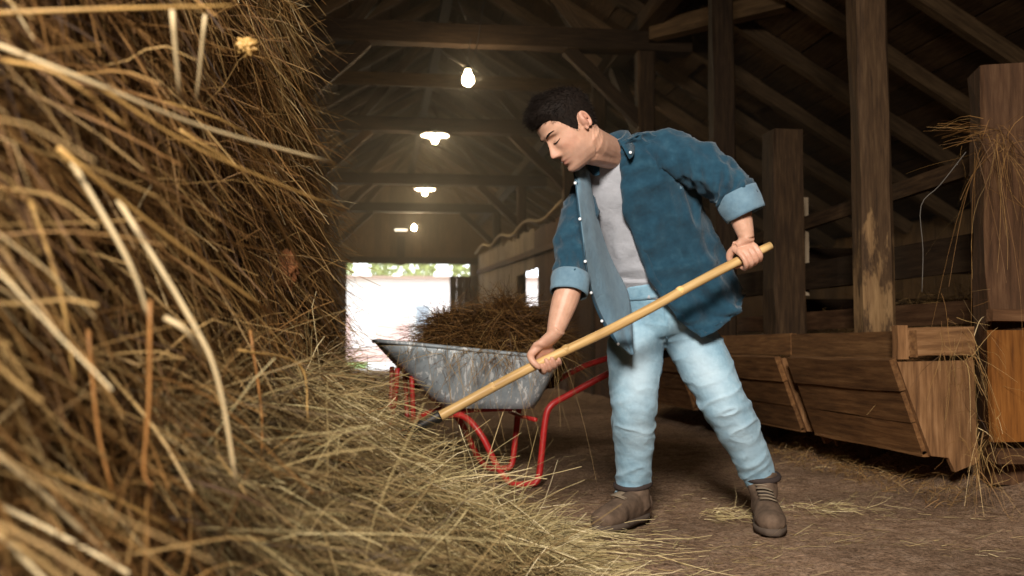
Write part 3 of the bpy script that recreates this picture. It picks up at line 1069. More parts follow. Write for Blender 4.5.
tf = strands('straw_tuft', P, D, RNG.uniform(.03, .13, len(P)), RNG.uniform(.0015, .003, len(P)), np.clip(RNG.normal(.7, .15, len(P)), 0, 1), M['hay_mound'], None, 3, .1, .3, floor_clip=False)
tag(tf, 'pale straw tuft on the dirt beside the man\'s forward boot', 'straw')

# dry weeds and straw under the mangers
n = 700
P = np.stack([RNG.uniform(2.42, 2.75, n), RNG.uniform(4.05, 6.4, n), np.zeros(n)], 1)
P[:, 2] = [floor_h(p_[0], p_[1]) + random.uniform(0, .06) for p_ in P]
D = np.stack([RNG.normal(-.4, .7, n), RNG.normal(-.3, .7, n), RNG.normal(.35, .4, n)], 1)
um = strands('straw_under_manger', P, D, RNG.uniform(.06, .22, n), RNG.uniform(.0015, .003, n), np.clip(RNG.normal(.45, .2, n), 0, 1), M['hay'], None, 5, .7, .3, floor_clip=False)
tag(um, 'dry straw and weed stems sticking out under the mangers', 'straw')

# straw caught on the thick stall post and hanging down the manger end
n = 110
P = np.array([at(RNG.normal(1000, 14), RNG.normal(142, 9), 4.30 + RNG.uniform(-.05, .03)) for _ in range(n)])
D = np.stack([RNG.normal(0, .5, n), RNG.normal(-.35, .3, n), RNG.normal(-.5, .7, n)], 1)
hp = strands('hanging_straw', P, D, RNG.uniform(.08, .5, n), RNG.uniform(.0014, .003, n), np.clip(RNG.normal(.28, .2, n), 0, 1), M['hay'], None, 7, .8, .25)
tag(hp, 'bunch of straw caught around the top of the thick stall post', 'straw')
n = 40
P = np.array([at(RNG.normal(985, 10), RNG.normal(131, 5), 4.32) for _ in range(n)])
D = np.stack([RNG.normal(-1, .15, n), RNG.normal(-.1, .2, n), RNG.normal(.05, .12, n)], 1)
tw = strands('twig_bundle', P, D, RNG.uniform(.1, .24, n), RNG.uniform(.002, .0035, n), np.clip(RNG.normal(.3, .15, n), 0, 1), M['hay'], None, 4, .1, .1)
tag(tw, 'stiff brown twigs sticking sideways from the thick stall post', 'twigs')
n = 140
P = np.array([at(RNG.normal(962, 12), RNG.normal(352, 28), 4.36 + RNG.uniform(-.03, .02)) for _ in range(n // 2)] +
             [at(RNG.normal(985, 16), RNG.normal(440, 22), 4.2 + RNG.uniform(-.1, .05)) for _ in range(n // 2)])
D = np.stack([RNG.normal(0, .5, n), RNG.normal(-.3, .25, n), RNG.normal(-.5, .6, n)], 1)
hp2 = strands('draped_straw', P, D, RNG.uniform(.06, .26, n), RNG.uniform(.0014, .0028, n), np.clip(RNG.normal(.55, .2, n), 0, 1), M['hay'], None, 6, .6, .3)
tag(hp2, 'thin straw draped over the end panel of the nearest manger', 'straw')
tag(tube('twine', [at(966, 152, 4.3), at(940, 185, 4.32), at(921, 206, 4.33), at(923, 250, 4.33), at(922, 292, 4.33)], .002, M['cable'], None, 5),
    'thin twine dangling from the straw on the thick stall post', 'twine')
# feed hay inside the stalls
n = 5200
P = np.stack([RNG.uniform(3.2, 4.6, n), RNG.uniform(4.9, 6.9, n), np.zeros(n)], 1)
P[:, 2] = .1 + .95 * RNG.uniform(size=n) ** .6 * (1 - ((P[:, 0] - 3.9) / 1.0) ** 2 * .3)
D = RNG.normal(0, 1, (n, 3)) * np.array((1, 1, .6))
sh = strands('stall_hay', P, D, RNG.uniform(.08, .3, n), RNG.uniform(.002, .004, n), np.clip(RNG.normal(.4, .2, n), 0, 1), M['hay_dark'], None, 4, .3, .25)
tag(sh, 'dim heap of hay inside the stall behind the rails', 'hay')
n = 2600
P = np.stack([RNG.uniform(2.50, 2.70, n), RNG.uniform(4.4, 9.2, n), RNG.uniform(.45, .66, n)], 1)
D = RNG.normal(0, 1, (n, 3)) * np.array((.5, 1, .35))
mh = strands('manger_hay', P, D, RNG.uniform(.06, .2, n), RNG.uniform(.002, .0035, n), np.clip(RNG.normal(.4, .2, n), 0, 1), M['hay_dark'], None, 4, .3, .25)
tag(mh, 'brown feed hay lying inside the troughs of the mangers', 'hay')

# ------------------------------------------------------------------ wheelbarrow
N0, F0 = ground(540, 487), ground(513, 471)
e2 = (F0 - N0); WB_W = e2.length; e2.normalize()
e1 = Vector((e2.y, -e2.x, 0))              # towards the wheel
if e1.dot(RIGHT) > 0: e1 = -e1
WBC = (N0 + F0) / 2                        # between the feet
wbm = Matrix.Identity(4)
for i in range(3):
    wbm[i][0], wbm[i][1], wbm[i][2], wbm[i][3] = e1[i], e2[i], (0, 0, 1)[i], WBC[i]


def wl_(x, y, z):
    return wbm @ Vector((x, y, z))


barrow = empty('wheelbarrow', WBC, 'galvanised wheelbarrow with worn red tube frame, loaded with brown hay', 'wheelbarrow')


def rrect(x0, x1, hy, r, z0, z1, n=6):
    """rounded rectangle, z varying linearly from x0 to x1"""
    out = []
    for (cx, cy, a0) in ((x1 - r, hy - r, 0), (x0 + r, hy - r, 90), (x0 + r, -hy + r, 180), (x1 - r, -hy + r, 270)):
        for k in range(n):
            a = math.radians(a0 + 90 * k / (n - 1))
            X, Y = cx + r * math.cos(a), cy + r * math.sin(a)
            out.append(tuple(wl_(X, Y, z0 + (z1 - z0) * (X - x0) / (x1 - x0))))
    return out


hw = WB_W / 2
sections = []
for f in np.linspace(0, 1, 7):
    g_ = f ** .9
    sections.append(rrect(-.02 - .13 * g_, .46 + .33 * g_, hw * .62 + (hw * .95 - hw * .62) * g_, .10 + .05 * f, .375 + .255 * f, .385 + .335 * f))
inner = []
for f in np.linspace(1, 0, 7):
    g_ = f ** .9
    inner.append(rrect(-.016 - .13 * g_, .456 + .33 * g_, hw * .62 - .004 + (hw * .95 - hw * .62) * g_, .10 + .05 * f, .379 + .251 * f + .003, .389 + .331 * f + .003))
V, F = grid_vf(np.array(sections + inner))
mk('tray', V, F, M['galv'], barrow)
rimp = np.array(sections[-1])
rim = limb(np.vstack([rimp, rimp[:1]]), [.010] * (len(rimp) + 1), n=8, sub=1)
V, F = grid_vf(rim)
mk('rim', V, F, M['galv'], barrow)
for s_, nm in ((-1, 'near'), (1, 'far')):
    yy = s_ * hw * .98
    yi = s_ * hw * .45
    # handle, leg, foot, forward brace to the wheel fork
    pts = [(-.62, yy * 1.02, .645), (-.40, yy * 1.0, .575), (-.16, yy * .98, .455), (-.06, yy, .40), (-.03, yy, .33), (-.01, yy, .16), (.01, yy, .035), (.06, yy, .018), (.14, yy, .022),
           (.21, yy * .97, .10), (.29, yy * .9, .26), (.38, yy * .7, .35), (.52, yi, .33), (.66, yi * .5, .25), (.74, s_ * .055, .20)]
    tube('frame_tube', [wl_(*q_) for q_ in pts], .0165, M['red'], barrow, 10, 5)
    tube('grip', [wl_(-.72, yy * 1.03, .672), wl_(-.66, yy * 1.02, .655), wl_(-.60, yy * 1.02, .638)], .021, M['rubber'], barrow, 10, 3)
    tube('tray_support', [wl_(.10, yi * .9, .375), wl_(.30, yi * .9, .37), wl_(.44, yi * .9, .36)], .012, M['red'], barrow, 8, 2)
    tube('front_brace', [wl_(.74, s_ * .06, .20), wl_(.70, s_ * .11, .40), wl_(.69, s_ * .15, .585)], .013, M['red'], barrow, 8, 4)
tube('cross_bar', [wl_(.02, -hw * .97, .33), wl_(.02, 0, .325), wl_(.02, hw * .97, .33)], .011, M['red'], barrow, 8, 2)
tube('bumper', [wl_(.62, -.16, .545), wl_(.61, -.15, .34), wl_(.61, -.10, .31), wl_(.61, .10, .31), wl_(.61, .15, .34), wl_(.62, .16, .545)], .013, M['red'], barrow, 8, 5)
wc = wl_(.74, 0, .185)
th = np.linspace(0, 2 * np.pi, 28, endpoint=False)


def wheel_ring(prof):
    return np.array([[tuple(wc + e1 * (r_ * math.cos(a)) + Vector((0, 0, 1)) * (r_ * math.sin(a)) + e2 * w_) for a in th] for (r_, w_) in prof])


wheel = empty('wheel', wc)
setparent(wheel, barrow)
tp = [(.12, -.03), (.15, -.042), (.178, -.03), (.185, 0), (.178, .03), (.15, .042), (.12, .03), (.115, 0), (.12, -.03)]
V, F = grid_vf(wheel_ring(tp), caps=False)
mk('tyre', V, F, M['rubber'], wheel)
V, F = grid_vf(wheel_ring([(.02, -.04), (.035, -.035), (.05, -.012), (.118, -.022), (.118, .022), (.05, .012), (.035, .035), (.02, .04)]))
mk('hub', V, F, M['galv'], wheel)

load = empty('barrow_hay', wl_(.35, 0, .5), 'brown tangled hay heaped in the wheelbarrow tray', 'hay')
load['kind'] = 'stuff'
bm = bmesh.new()
bmesh.ops.create_icosphere(bm, subdivisions=4, radius=1)
for v_ in bm.verts:
    c_ = v_.co.copy()
    k = 1 + .16 * noise.noise(c_ * 3)
    v_.co = wl_(.20 + .41 * c_.x * k, .24 * c_.y * k, max(.60 + .28 * c_.z * k - .03 * c_.x, .47))
me = bpy.data.meshes.new('hay_core')
bm.to_mesh(me); bm.free()
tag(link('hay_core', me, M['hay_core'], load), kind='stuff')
n = 9000
a = RNG.uniform(0, 2 * np.pi, n); rr = RNG.uniform(size=n) ** .5
lx, ly = .20 + .40 * rr * np.cos(a), .25 * rr * np.sin(a)
lz = .60 + .29 * np.sqrt(np.clip(1 - rr ** 2, 0, 1)) * (1 + .15 * np.sin(lx * 17)) - .06 * (lx - .2) + RNG.uniform(-.04, .02, n)
P = np.array([tuple(wl_(lx[i], ly[i], lz[i])) for i in range(n)])
D = RNG.normal(0, 1, (n, 3)) * np.array((1, 1, .45))
strands('tangled_hay', P, D, RNG.uniform(.06, .24, n), RNG.uniform(.0018, .0036, n), tones(P, .36, .2), M['hay'], load, 5, .25, .3)
n = 130
P = np.array([tuple(wl_(random.uniform(-.15, .7), -hw * .95, .66)) for _ in range(n)])
D = np.stack([RNG.normal(0, .35, n), RNG.normal(-.35, .2, n), RNG.normal(.1, .4, n)], 1)
strands('overhanging_hay', P, D, RNG.uniform(.1, .40, n), RNG.uniform(.0016, .0028, n), np.clip(RNG.normal(.75, .15, n), 0, 1), M['hay_dark'], load, 8, 1.1, .2)

# ------------------------------------------------------------------ hay fork held by the man
FK_TOP, FK_MID = at(771, 245.5, 3.53), at(546, 361, 3.38)
fk_dir = (FK_MID - FK_TOP).normalized()


def on_fork(u):
    """point of the handle axis seen at pixel column u"""
    lo, hi = 0.0, 3.0
    for _ in range(50):
        m_ = (lo + hi) / 2
        q_ = FK_TOP + fk_dir * m_ - CAMPOS
        uu = 512 + FPX * q_.dot(RIGHT) / q_.dot(FWD)
        if uu > u: lo = m_
        else: hi = m_
    return FK_TOP + fk_dir * lo


fork = empty('hay_fork', on_fork(412), 'long wooden handled fork held in both hands, its head buried in hay', 'fork')
hp_ = [FK_TOP + fk_dir * t_ for t_ in np.linspace(0, (on_fork(432) - FK_TOP).length, 9)]
hp_ = [p_ + UP * (.005 * math.sin(i * 1.3)) for i, p_ in enumerate(hp_)]
HR = .0165
hd_obj = tube('handle', hp_, [HR * .9, HR] + [HR] * 6 + [HR * 1.05], M['handle'], None, 14, 4)
# give the handle its own grain frame
hm = frame(FK_TOP, on_fork(432), UP)
hd_obj.data.transform(hm.inverted()); hd_obj.matrix_basis = hm
setparent(hd_obj, fork)
for kk, tt in enumerate((.28, .62, .83)):
    c_ = FK_TOP.lerp(on_fork(432), tt) + UP * .004
    tube('knot', [c_ - fk_dir * .012, c_, c_ + fk_dir * .012], [HR * .9, HR * 1.06, HR * .9], M['handle'], fork, 12, 3)
fa, fb = on_fork(434), on_fork(410)
tube('socket', [on_fork(440), fa, fb], [.021, .0215, .011], M['iron'], fork, 12, 3)
side = fk_dir.cross(Vector((0, 0, 1))).normalized()
dn = side.cross(fk_dir).normalized()
for k in range(4):
    o_ = (k - 1.5) * .065
    tube('tine', [fb, fb + fk_dir * .03 + side * o_ * .7, fb + fk_dir * .10 + side * o_ - Vector((0, 0, .02)), fb + fk_dir * .24 + side * o_ - Vector((0, 0, .05)), fb + fk_dir * .33 + side * o_ - Vector((0, 0, .05))],
         [.006, .006, .0055, .0045, .002], M['iron'], fork, 6, 4)

# ------------------------------------------------------------------ the man
person = empty('person', ground(695, 522), 'man in open blue denim shirt, grey tee and light jeans, bending to fork hay', 'person')

# --- head, in its own frame (l = his left, f = face direction, u = crown)
HC = at(570, 129, 3.43)
hF = cdir(-.72, -.60, .36).normalized()
hU = cdir(-.62, .78, .10)
hU = (hU - hF * hU.dot(hF)).normalized()
hL = hU.cross(hF).normalized()
HS = 1.09


def head_w(l, f, u):
    return HC + (hL * l + hF * f + hU * u) * HS


W0 = np.array([(-.120, .020), (-.112, .034), (-.10, .046), (-.08, .0565), (-.05, .0635), (-.02, .069), (.02, .073), (.05, .0745), (.075, .068), (.095, .053), (.108, .036), (.118, .004)])
F0_ = np.array([(-.120, .060), (-.112, .080), (-.10, .086), (-.08, .084), (-.05, .087), (-.02, .088), (.01, .089), (.03, .094), (.055, .091), (.08, .074), (.10, .047), (.118, .004)])
B0 = np.array([(-.120, -.01), (-.10, .010), (-.08, .03), (-.05, .062), (-.02, .084), (.02, .099), (.05, .101), (.08, .083), (.10, .055), (.118, .004)])
NOSE = np.array([(-.056, 0), (-.051, .004), (-.046, .017), (-.040, .0275), (-.031, .0265), (-.012, .0160), (.006, .0080), (.02, .002), (.03, 0)])


def head_surf(az, u):
    """az 0 front, + his left; returns l, f, u arrays"""
    w = np.interp(u, W0[:, 0], W0[:, 1])
    fr = np.interp(u, F0_[:, 0], F0_[:, 1])
    bk = np.interp(u, B0[:, 0], B0[:, 1])
    sa, ca = np.sin(az), np.cos(az)
    l = w * np.sign(sa) * np.abs(sa) ** .92
    f = np.where(ca > 0, fr, bk) * np.sign(ca) * np.abs(ca) ** .88
    front = np.clip(ca * 3, 0, 1)
    al = np.abs(l)
    g = lambda x, s: np.exp(-(x / s) ** 2)
    sg = np.interp(u, (-.05, -.036, -.01, .02), (.0135, .0125, .0075, .006))
    f = f + front * np.interp(u, NOSE[:, 0], NOSE[:, 1]) * g(l, sg)
    f = f + front * .006 * g(al - .012, .006) * g(u + .042, .007)              # nostril wings
    f = f - front * .0125 * g(al - .030, .015) * g(u - .006, .0105)              # sockets
    f = f + front * .0095 * g(al - .031, .0115) * g(u - .001, .0075)            # lids
    f = f + front * .0065 * g(al - .026, .022) * g(u - .0235, .0075)              # brow
    f = f + front * .006 * g(al - .043, .019) * g(u + .022, .017)               # cheekbone
    f = f + front * (.007 * g(l, .021) * g(u + .0655, .0050) + .0075 * g(l, .019) * g(u + .0775, .0056) - .005 * g(l, .025) * g(u + .0715, .0022))
    f = f - front * .004 * g(l, .02) * g(u + .088, .006)
    f = f + front * .007 * g(l, .020) * g(u + .104, .011)                       # chin
    l = l + np.sign(l) * .002 * g(f - .02, .03) * g(u + .082, .02)              # jaw corner
    return l, f, u


nu, na = 110, 120
us = -.120 + .238 * (0.5 - .5 * np.cos(np.linspace(0.12, np.pi - .06, nu)))
az = np.linspace(-np.pi, np.pi, na, endpoint=False)
HG = np.zeros((nu, na, 3))
for i, u_ in enumerate(us):
    l, f, uu = head_surf(az, np.full(na, u_))
    HG[i] = np.array([tuple(head_w(l[k], f[k], uu[k])) for k in range(na)])

# --- joints
NB = at(612, 160, 3.62)                        # base of the neck
SL, SR = at(676, 152, 3.60), at(584, 196, 3.62)
EL, ERt = at(733, 190, 3.52), at(571, 282, 3.42)
CH, WA, PE = at(632, 200, 3.72), at(650, 268, 3.82), at(662, 318, 3.90)
HLH, HRH = on_fork(748), on_fork(548)
vu, vv = UP, -FWD                              # image up, towards the viewer
axis = -fk_dir                                 # towards the upper end


def perp(v):
    v = v - axis * v.dot(axis)
    return v.normalized()


def hand(C, a, n, c, W, mirror=1):
    """fist closed on the handle: a towards the index finger, n side where the palm rests, c wrapping direction"""
    G = []

    def P_(deg, rho, s):
        t_ = math.radians(deg)
        return C + a * s + (n * math.cos(t_) + c * math.sin(t_)) * rho
    for i, (ls, r) in enumerate(((.95, .0092), (1.04, .0096), (1.0, .0092), (.86, .0082))):
        s = .031 - .0205 * i
        pts = [P_(-32, .043, s * .8), P_(-4, .039, s), P_(34, .0385, s), P_(72 * ls, .0375, s), P_(112 * ls, .0315, s), P_(150 * ls, .0285, s * 1.0), P_(196 * ls, .0265, s), P_(222 * ls, .026, s)]
        G.append(limb(pts, [r * .9, r * 1.15, r * 1.05, r * 1.12, r, r * .98, r * .9, r * .55], n=10, sub=3, hint=a))
    mid = P_(-6, .036, 0)
    back = P_(-52, .050, 0)
    wr_ = W
    pts = [wr_ + (wr_ - back) * .45, wr_, wr_.lerp(back, .55), back, mid, P_(12, .035, 0)]
    G.append(limb(pts, [.026, .0295, .035, .041, .042, .036], [.020, .0215, .020, .0175, .0145, .010], n=16, sub=4, hint=a))
    base = wr_.lerp(back, .5) + a * .018
    tp = [base, P_(-70, .046, .040), P_(-92, .038, .052), P_(-122, .0305, .052), P_(-155, .028, .046), P_(-180, .0275, .042)]
    G.append(limb(tp, [.014, .015, .0125, .0115, .0105, .006], n=10, sub=3, hint=a))
    return G


WL = at(747, 239, 3.50)
WR = at(554, 335, 3.37)
nL = perp(vu * .75 + vv * .65); cL = axis.cross(nL)
if cL.dot(vu) > 0: cL = -cL
nR = perp(vu * .45 - vv * .9); cR = axis.cross(nR)
if cR.dot(vu) > 0: cR = -cR
lhand = hand(HLH, -axis, nL, cL, WL)
rhand = hand(HRH, -axis, nR, cR, WR)


def arm(S, E, W, r):
    return limb([S, S.lerp(E, .5), E, E.lerp(W, .35), E.lerp(W, .75), W], r, n=18, sub=5)


body_parts = [HG,
              limb([head_w(0, -.022, -.01), head_w(0, -.020, -.065), NB + vu * .015, NB - vu * .05], [.062, .066, .059, .050], [.060, .062, .057, .050], n=22, sub=5, hint=RIGHT),
              limb([NB - vu * .02, CH, WA, PE], [.055, .125, .12, .12], [.045, .08, .08, .08], n=24, sub=5, hint=cdir(.93, .3, .1)),
              limb([NB - vu * .10 + FWD * .02, SL.lerp(NB, .4) - vu * .03 + FWD * .02, SL], [.045, .045, .045], n=16, sub=4),
              limb([NB - vu * .10 + FWD * .02, SR.lerp(NB, .4) - vu * .03 + FWD * .05, SR + FWD * .02], [.04, .035, .033], n=16, sub=4),
              arm(SL, EL, WL, [.05, .045, .043, .045, .035, .0265]),
              arm(SR, ERt, WR, [.034, .038, .042, .046, .036, .0265])] + lhand + rhand
body_parts.append(limb([head_w(0, .045, -.085), head_w(0, .0, -.10), NB + vv * .03], [.030, .036, .04], n=14, sub=4))
# ear (his left, facing the viewer) and the hidden right one
for s_ in (1, -1):
    ring = []
    for k in range(9):
        a_ = math.radians(-120 + 275 * k / 8)
        ring.append(head_w(s_ * (.076 + .006 * math.cos(a_ * .5)), -.016 - .0135 * math.cos(a_ + .6) - .003, -.004 + .026 * math.sin(a_ + .6)))
    body_parts.append(limb(ring, [.0035] + [.0048] * 7 + [.0055], n=8, sub=3))
    body_parts.append(limb([head_w(s_ * .066, -.008, .0), head_w(s_ * .077, -.014, -.002), head_w(s_ * .083, -.020, -.002)], [.020, .025, .021], [.011, .0145, .012], n=12, sub=3, hint=hU))
    body_parts.append(limb([head_w(s_ * .074, -.008, -.022), head_w(s_ * .079, -.009, -.034)], [.008, .006], n=8, sub=3))
# legs inside the trousers keep the body whole
RLEG = [at(638, 322, 3.89), at(635, 345, 3.88), at(633, 374, 3.86), at(632, 405, 3.85), at(634, 445, 3.93), at(634, 505, 3.99)]
LLEG = [at(684, 322, 3.89), at(692, 345, 3.88), at(708, 374, 3.85), at(724, 403, 3.81), at(744, 443, 3.89), at(763, 500, 3.96)]
for LG in (RLEG, LLEG):
    body_parts.append(limb(LG, [.085, .08, .07, .052, .045, .028], n=18, sub=4))
body = remeshed('body', body_parts, .0032, 3, M['skin'], person)
co = get_co(body.data)
HM = np.array([tuple(hL), tuple(hF), tuple(hU)])
loc = (co - np.array(tuple(HC))) @ HM.T / HS
gx = lambda x, s: np.exp(-(x / s) ** 2)
lips = np.where(loc[:, 1] > .07, gx(loc[:, 0], .020) * gx(loc[:, 2] + .0715, .010), 0)
earr = gx(loc[:, 1] + .018, .028) * gx(loc[:, 2] + .004, .035) * (np.abs(loc[:, 0]) > .074)
nose_b = np.where(loc[:, 1] > .09, gx(loc[:, 0], .016) * gx(loc[:, 2] + .036, .014) * .3, 0)
chk = .22 * gx(np.abs(loc[:, 0]) - .05, .02) * gx(loc[:, 2] + .03, .022) * (loc[:, 1] > .03)
hnd = np.zeros(len(co))
for Hc in (HLH, HRH):
    dd_ = np.linalg.norm(co - np.array(tuple(Hc)), axis=1)
    hnd = np.maximum(hnd, .26 * np.clip(1 - dd_ / .085, 0, 1) ** .5)
a_ = body.data.attributes.new('blush', 'FLOAT', 'POINT')
a_.data.foreach_set('value', np.clip(lips * .75 + earr * .4 + nose_b + chk + hnd, 0, 1).astype(np.float32))
st = ((loc[:, 2] < -.048) & (loc[:, 2] > -.15) & (loc[:, 1] > -.02) & (np.linalg.norm(loc, axis=1) < .16))
stv = st * np.clip((-.045 - loc[:, 2]) / .02, 0, 1) * (1 - .8 * lips) * np.clip((loc[:, 1] - .0) / .03, 0, 1)
a_ = body.data.attributes.new('stubble', 'FLOAT', 'POINT')
a_.data.foreach_set('value', stv.astype(np.float32))

# --- eyes (lowered lids), brows
for s_ in (1, -1):
    for (nm, u0, u1, l0, l1, thick, off, mat) in (('eyebrow', .0205, .0275, .013, .048, .0050, .0014, 'hair'), ('eyelash', -.0045, -.0020, .017, .045, .0030, .0022, 'hair')):
        top, bot = [], []
        for k in range(9):
            t_ = k / 8
            ll = s_ * (l0 + (l1 - l0) * t_)
            arch = (u0 + (u1 - u0) * math.sin(t_ * 2.2)) if nm == 'eyebrow' else (u0 - .0035 * math.sin(t_ * math.pi) + .001 * t_)
            w_ = thick * (.75 + .5 * math.sin(min(1, t_ * 1.2) * math.pi * .8)) * (1 - .6 * t_ ** 3)
            row = []
            for uu in (arch + w_ / 2, arch - w_ / 2):
                aa = np.array([math.asin(max(-1, min(1, ll / np.interp(uu, W0[:, 0], W0[:, 1]))))])
                best = head_surf(aa, np.array([uu]))
                row.append((float(best[0][0]), float(best[1][0]), uu))
            top.append(head_w(row[0][0], row[0][1] + off, row[0][2]))
            bot.append(head_w(row[1][0], row[1][1] + off, row[1][2]))
        mids = [head_w(0, 0, 0)] * 0
        pts = [t_.lerp(b_, .5) for t_, b_ in zip(top, bot)]
        rad = [max(.0008, (t_ - b_).length / 2) for t_, b_ in zip(top, bot)]
        G = limb(pts, rad, [max(.0012, r_ * .35) for r_ in rad], n=8, sub=2, hint=hU)
        V, F = grid_vf(G)
        mk(nm, V, F, M[mat], person)

# --- hair: shaped cap plus thousands of short strands
def hairline(az_):
    a = abs(az_)
    return np.interp(a, (0, .45, .8, 1.05, 1.25, 1.42, 1.62, 1.85, 2.2, math.pi), (.066, .068, .060, .038, .004, -.018, .012, -.012, -.052, -.066))


nh = 26
ncols = 96
azs = np.linspace(-np.pi, np.pi, ncols, endpoint=False)
HG2 = np.zeros((nh, ncols, 3))
hn = []
for k, a_ in enumerate(azs):
    z0 = hairline(a_)
    for i in range(nh):
        t_ = i / (nh - 1)
        u_ = z0 + (.1172 - z0) * (1 - (1 - t_) ** 1.5)
        l, f, uu = head_surf(np.array([a_]), np.array([u_]))
        l, f = float(l[0]), float(f[0])
        nrm = Vector((l, f, u_ * 1.0)).normalized()
        topness = max(0, min(1, (u_ - .035) / .05))
        frontness = max(0, math.cos(a_))
        th_ = .003 + .012 * topness + .008 * topness * frontness
        th_ *= min(1, t_ * 5 + .12)
        th_ += .0045 * topness * nz((l * 60, f * 60, u_ * 60)) + .0012 * nz((l * 200, f * 200, u_ * 200))
        q_ = Vector((l, f, u_)) + nrm * th_
        q_.y += .015 * topness * frontness ** 2
        HG2[i, k] = tuple(head_w(*q_))
V, F = grid_vf(HG2, True, True)
hair = mk('hair', V, F, M['hair'], person)
n = 4200
ii = RNG.integers(0, nh - 1, n); kk_ = RNG.integers(0, ncols, n)
P = HG2[ii, kk_] + RNG.normal(0, .0015, (n, 3))
outw = P - np.array(tuple(HC)); outw /= np.linalg.norm(outw, axis=1)[:, None]
fwd_ = np.array(tuple(hF)); up_ = np.array(tuple(hU))
tpn = np.clip((outw @ up_ - .35) / .5, 0, 1)[:, None]
D = outw * (.45 + .25 * tpn) + fwd_ * (.9 * tpn - .15 * (1 - tpn)) - up_ * (.7 * (1 - tpn)) + RNG.normal(0, .25, (n, 3))
Ln = .008 + .016 * tpn[:, 0] * RNG.uniform(.4, 1.2, n)
hs = strands('hair_strand', P, D, Ln, RNG.uniform(.0008, .0016, n), RNG.uniform(0, 1, n), M['hair'], hair, 3, .1, .2, kind='stuff', floor_clip=False)

# --- grey T-shirt
def ring_section(c, rv, hw_, hd_, n=64, tilt=0.0, ax=None):
    """ellipse around c: rv his left in the image plane; front towards the viewer"""
    fv = rv.cross(ax).normalized()
    if fv.dot(vv) < 0: fv = -fv
    out = []
    for k in range(n):
        a = 2 * math.pi * k / n
        s_, c_ = math.sin(a), math.cos(a)
        out.append((c + rv * (hw_ * math.copysign(abs(s_) ** .85, s_)) + fv * (hd_ * math.copysign(abs(c_) ** .85, c_))))
    return out


def rvec(deg, near=.18):
    a = math.radians(deg)
    return cdir(math.cos(a), math.sin(a), near).normalized()


tors_axis = cdir(-.3, .93, .15).normalized()
TS = [((656, 292, 3.845), 0, .142, .102), ((653, 279, 3.83), 2, .147, .108), ((649, 262, 3.81), 9, .158, .118), ((640, 228, 3.765), 15, .160, .120), ((629, 197, 3.71), 21, .162, .114),
      ((622, 174, 3.665), 23, .150, .098), ((613, 160, 3.635), 26, .104, .080), ((604, 149, 3.60), 28, .070, .069)]
rows = []
for (c_, dg, a1, b1) in TS:
    rows.append([tuple(q_) for q_ in ring_section(at(*c_), rvec(dg), a1, b1, 72, ax=tors_axis)])
R = np.array(rows)
R = np.stack([catmull(R[:, k, :], 8) for k in range(72)], 1)
cen = R.mean(1, keepdims=True)
for i in range(R.shape[0]):
    for k in range(72):
        q_ = R[i, k]
        t_ = i / R.shape[0]
        fold = .006 * nz((k * .16, i * .12, 1.0)) + .012 * (1 - 2 * abs(nz((k * .09 + i * .05, i * .13 - k * .06, 5)))) ** 3 * (1.1 - t_)
        fold += .005 * math.sin(i * .75 + k * .22) * max(0, 1 - abs(t_ - .18) / .18)
        d_ = q_ - cen[i, 0]
        R[i, k] = q_ + d_ / np.linalg.norm(d_) * fold
V, F = grid_vf(R, True, False)
tee = mk('t_shirt', V, F, M['tee'], person)
mod = tee.modifiers.new('s', 'SOLIDIFY'); mod.thickness = .003; mod.offset = -1
ncol = R[-1]
tube('neckband', [Vector(ncol[k % 72]) for k in range(0, 73, 4)], .0055, M['tee'], tee, 8, 3)

# --- open denim shirt
SH = [((690, 330, 3.86), 22, .215, .150), ((684, 314, 3.855), 18, .218, .150), ((674, 285, 3.84), 16, .208, .150), ((662, 250, 3.80), 16, .198, .152), ((650, 215, 3.755), 19, .192, .152), ((641, 186, 3.70), 23, .190, .138),
      ((631, 163, 3.655), 25, .160, .104), ((622, 148, 3.625), 26, .115, .078), ((613, 145, 3.605), 26, .085, .074)]
EDGE = [.10, -.02, -.18, -.33, -.36, -.32, -.20, -.02, .20]       # where the front edge of his left side runs (sine of the angle)
rows = []
nth = 70
for (c_, dg, a1, b1), e_ in zip(SH, EDGE):
    c0, rv = at(*c_), rvec(dg, .16)
    fv = rv.cross(tors_axis).normalized()
    if fv.dot(vv) < 0: fv = -fv
    th0 = math.asin(e_)
    row = []
    for k in range(nth):
        a = th0 + (math.radians(266) - th0) * k / (nth - 1)
        s_, co_ = math.sin(a), math.cos(a)
        row.append(tuple(c0 + rv * (a1 * math.copysign(abs(s_) ** .85, s_)) + fv * (b1 * math.copysign(abs(co_) ** .85, co_))))
    rows.append(row)
R = np.array(rows)
R = np.stack([catmull(R[:, k, :], 8) for k in range(nth)], 1)
mR = R.shape[0]
cen = R.mean(1, keepdims=True)
for i in range(mR):
    t_ = i / (mR - 1)
    for k in range(nth):
        q_ = R[i, k]
        d_ = q_ - cen[i, 0]; d_ /= np.linalg.norm(d_)
        low = max(0, 1 - t_ * 1.35)
        fold = .015 * low * math.sin(k * .55 + i * .05 + 2 * nz((i * .05, k * .1, 0))) + .012 * nz((k * .22, i * .09, 4)) + .019 * (1 - 2 * abs(nz((k * .16 + i * .10, i * .11 - k * .07, 8)))) ** 3 + .004 * nz((k * .7, i * .5, 3))
        q_ = q_ + d_ * fold
        if t_ < .16:                    # shirt tail: higher at the sides
            sd = math.exp(-((k / (nth - 1) - .33) / .16) ** 2) + math.exp(-((k / (nth - 1) - .95) / .15) ** 2)
            q_ = q_ + np.array((0, 0, .05 * sd * (1 - t_ / .16)))
        R[i, k] = q_
V, F = grid_vf(R, False)
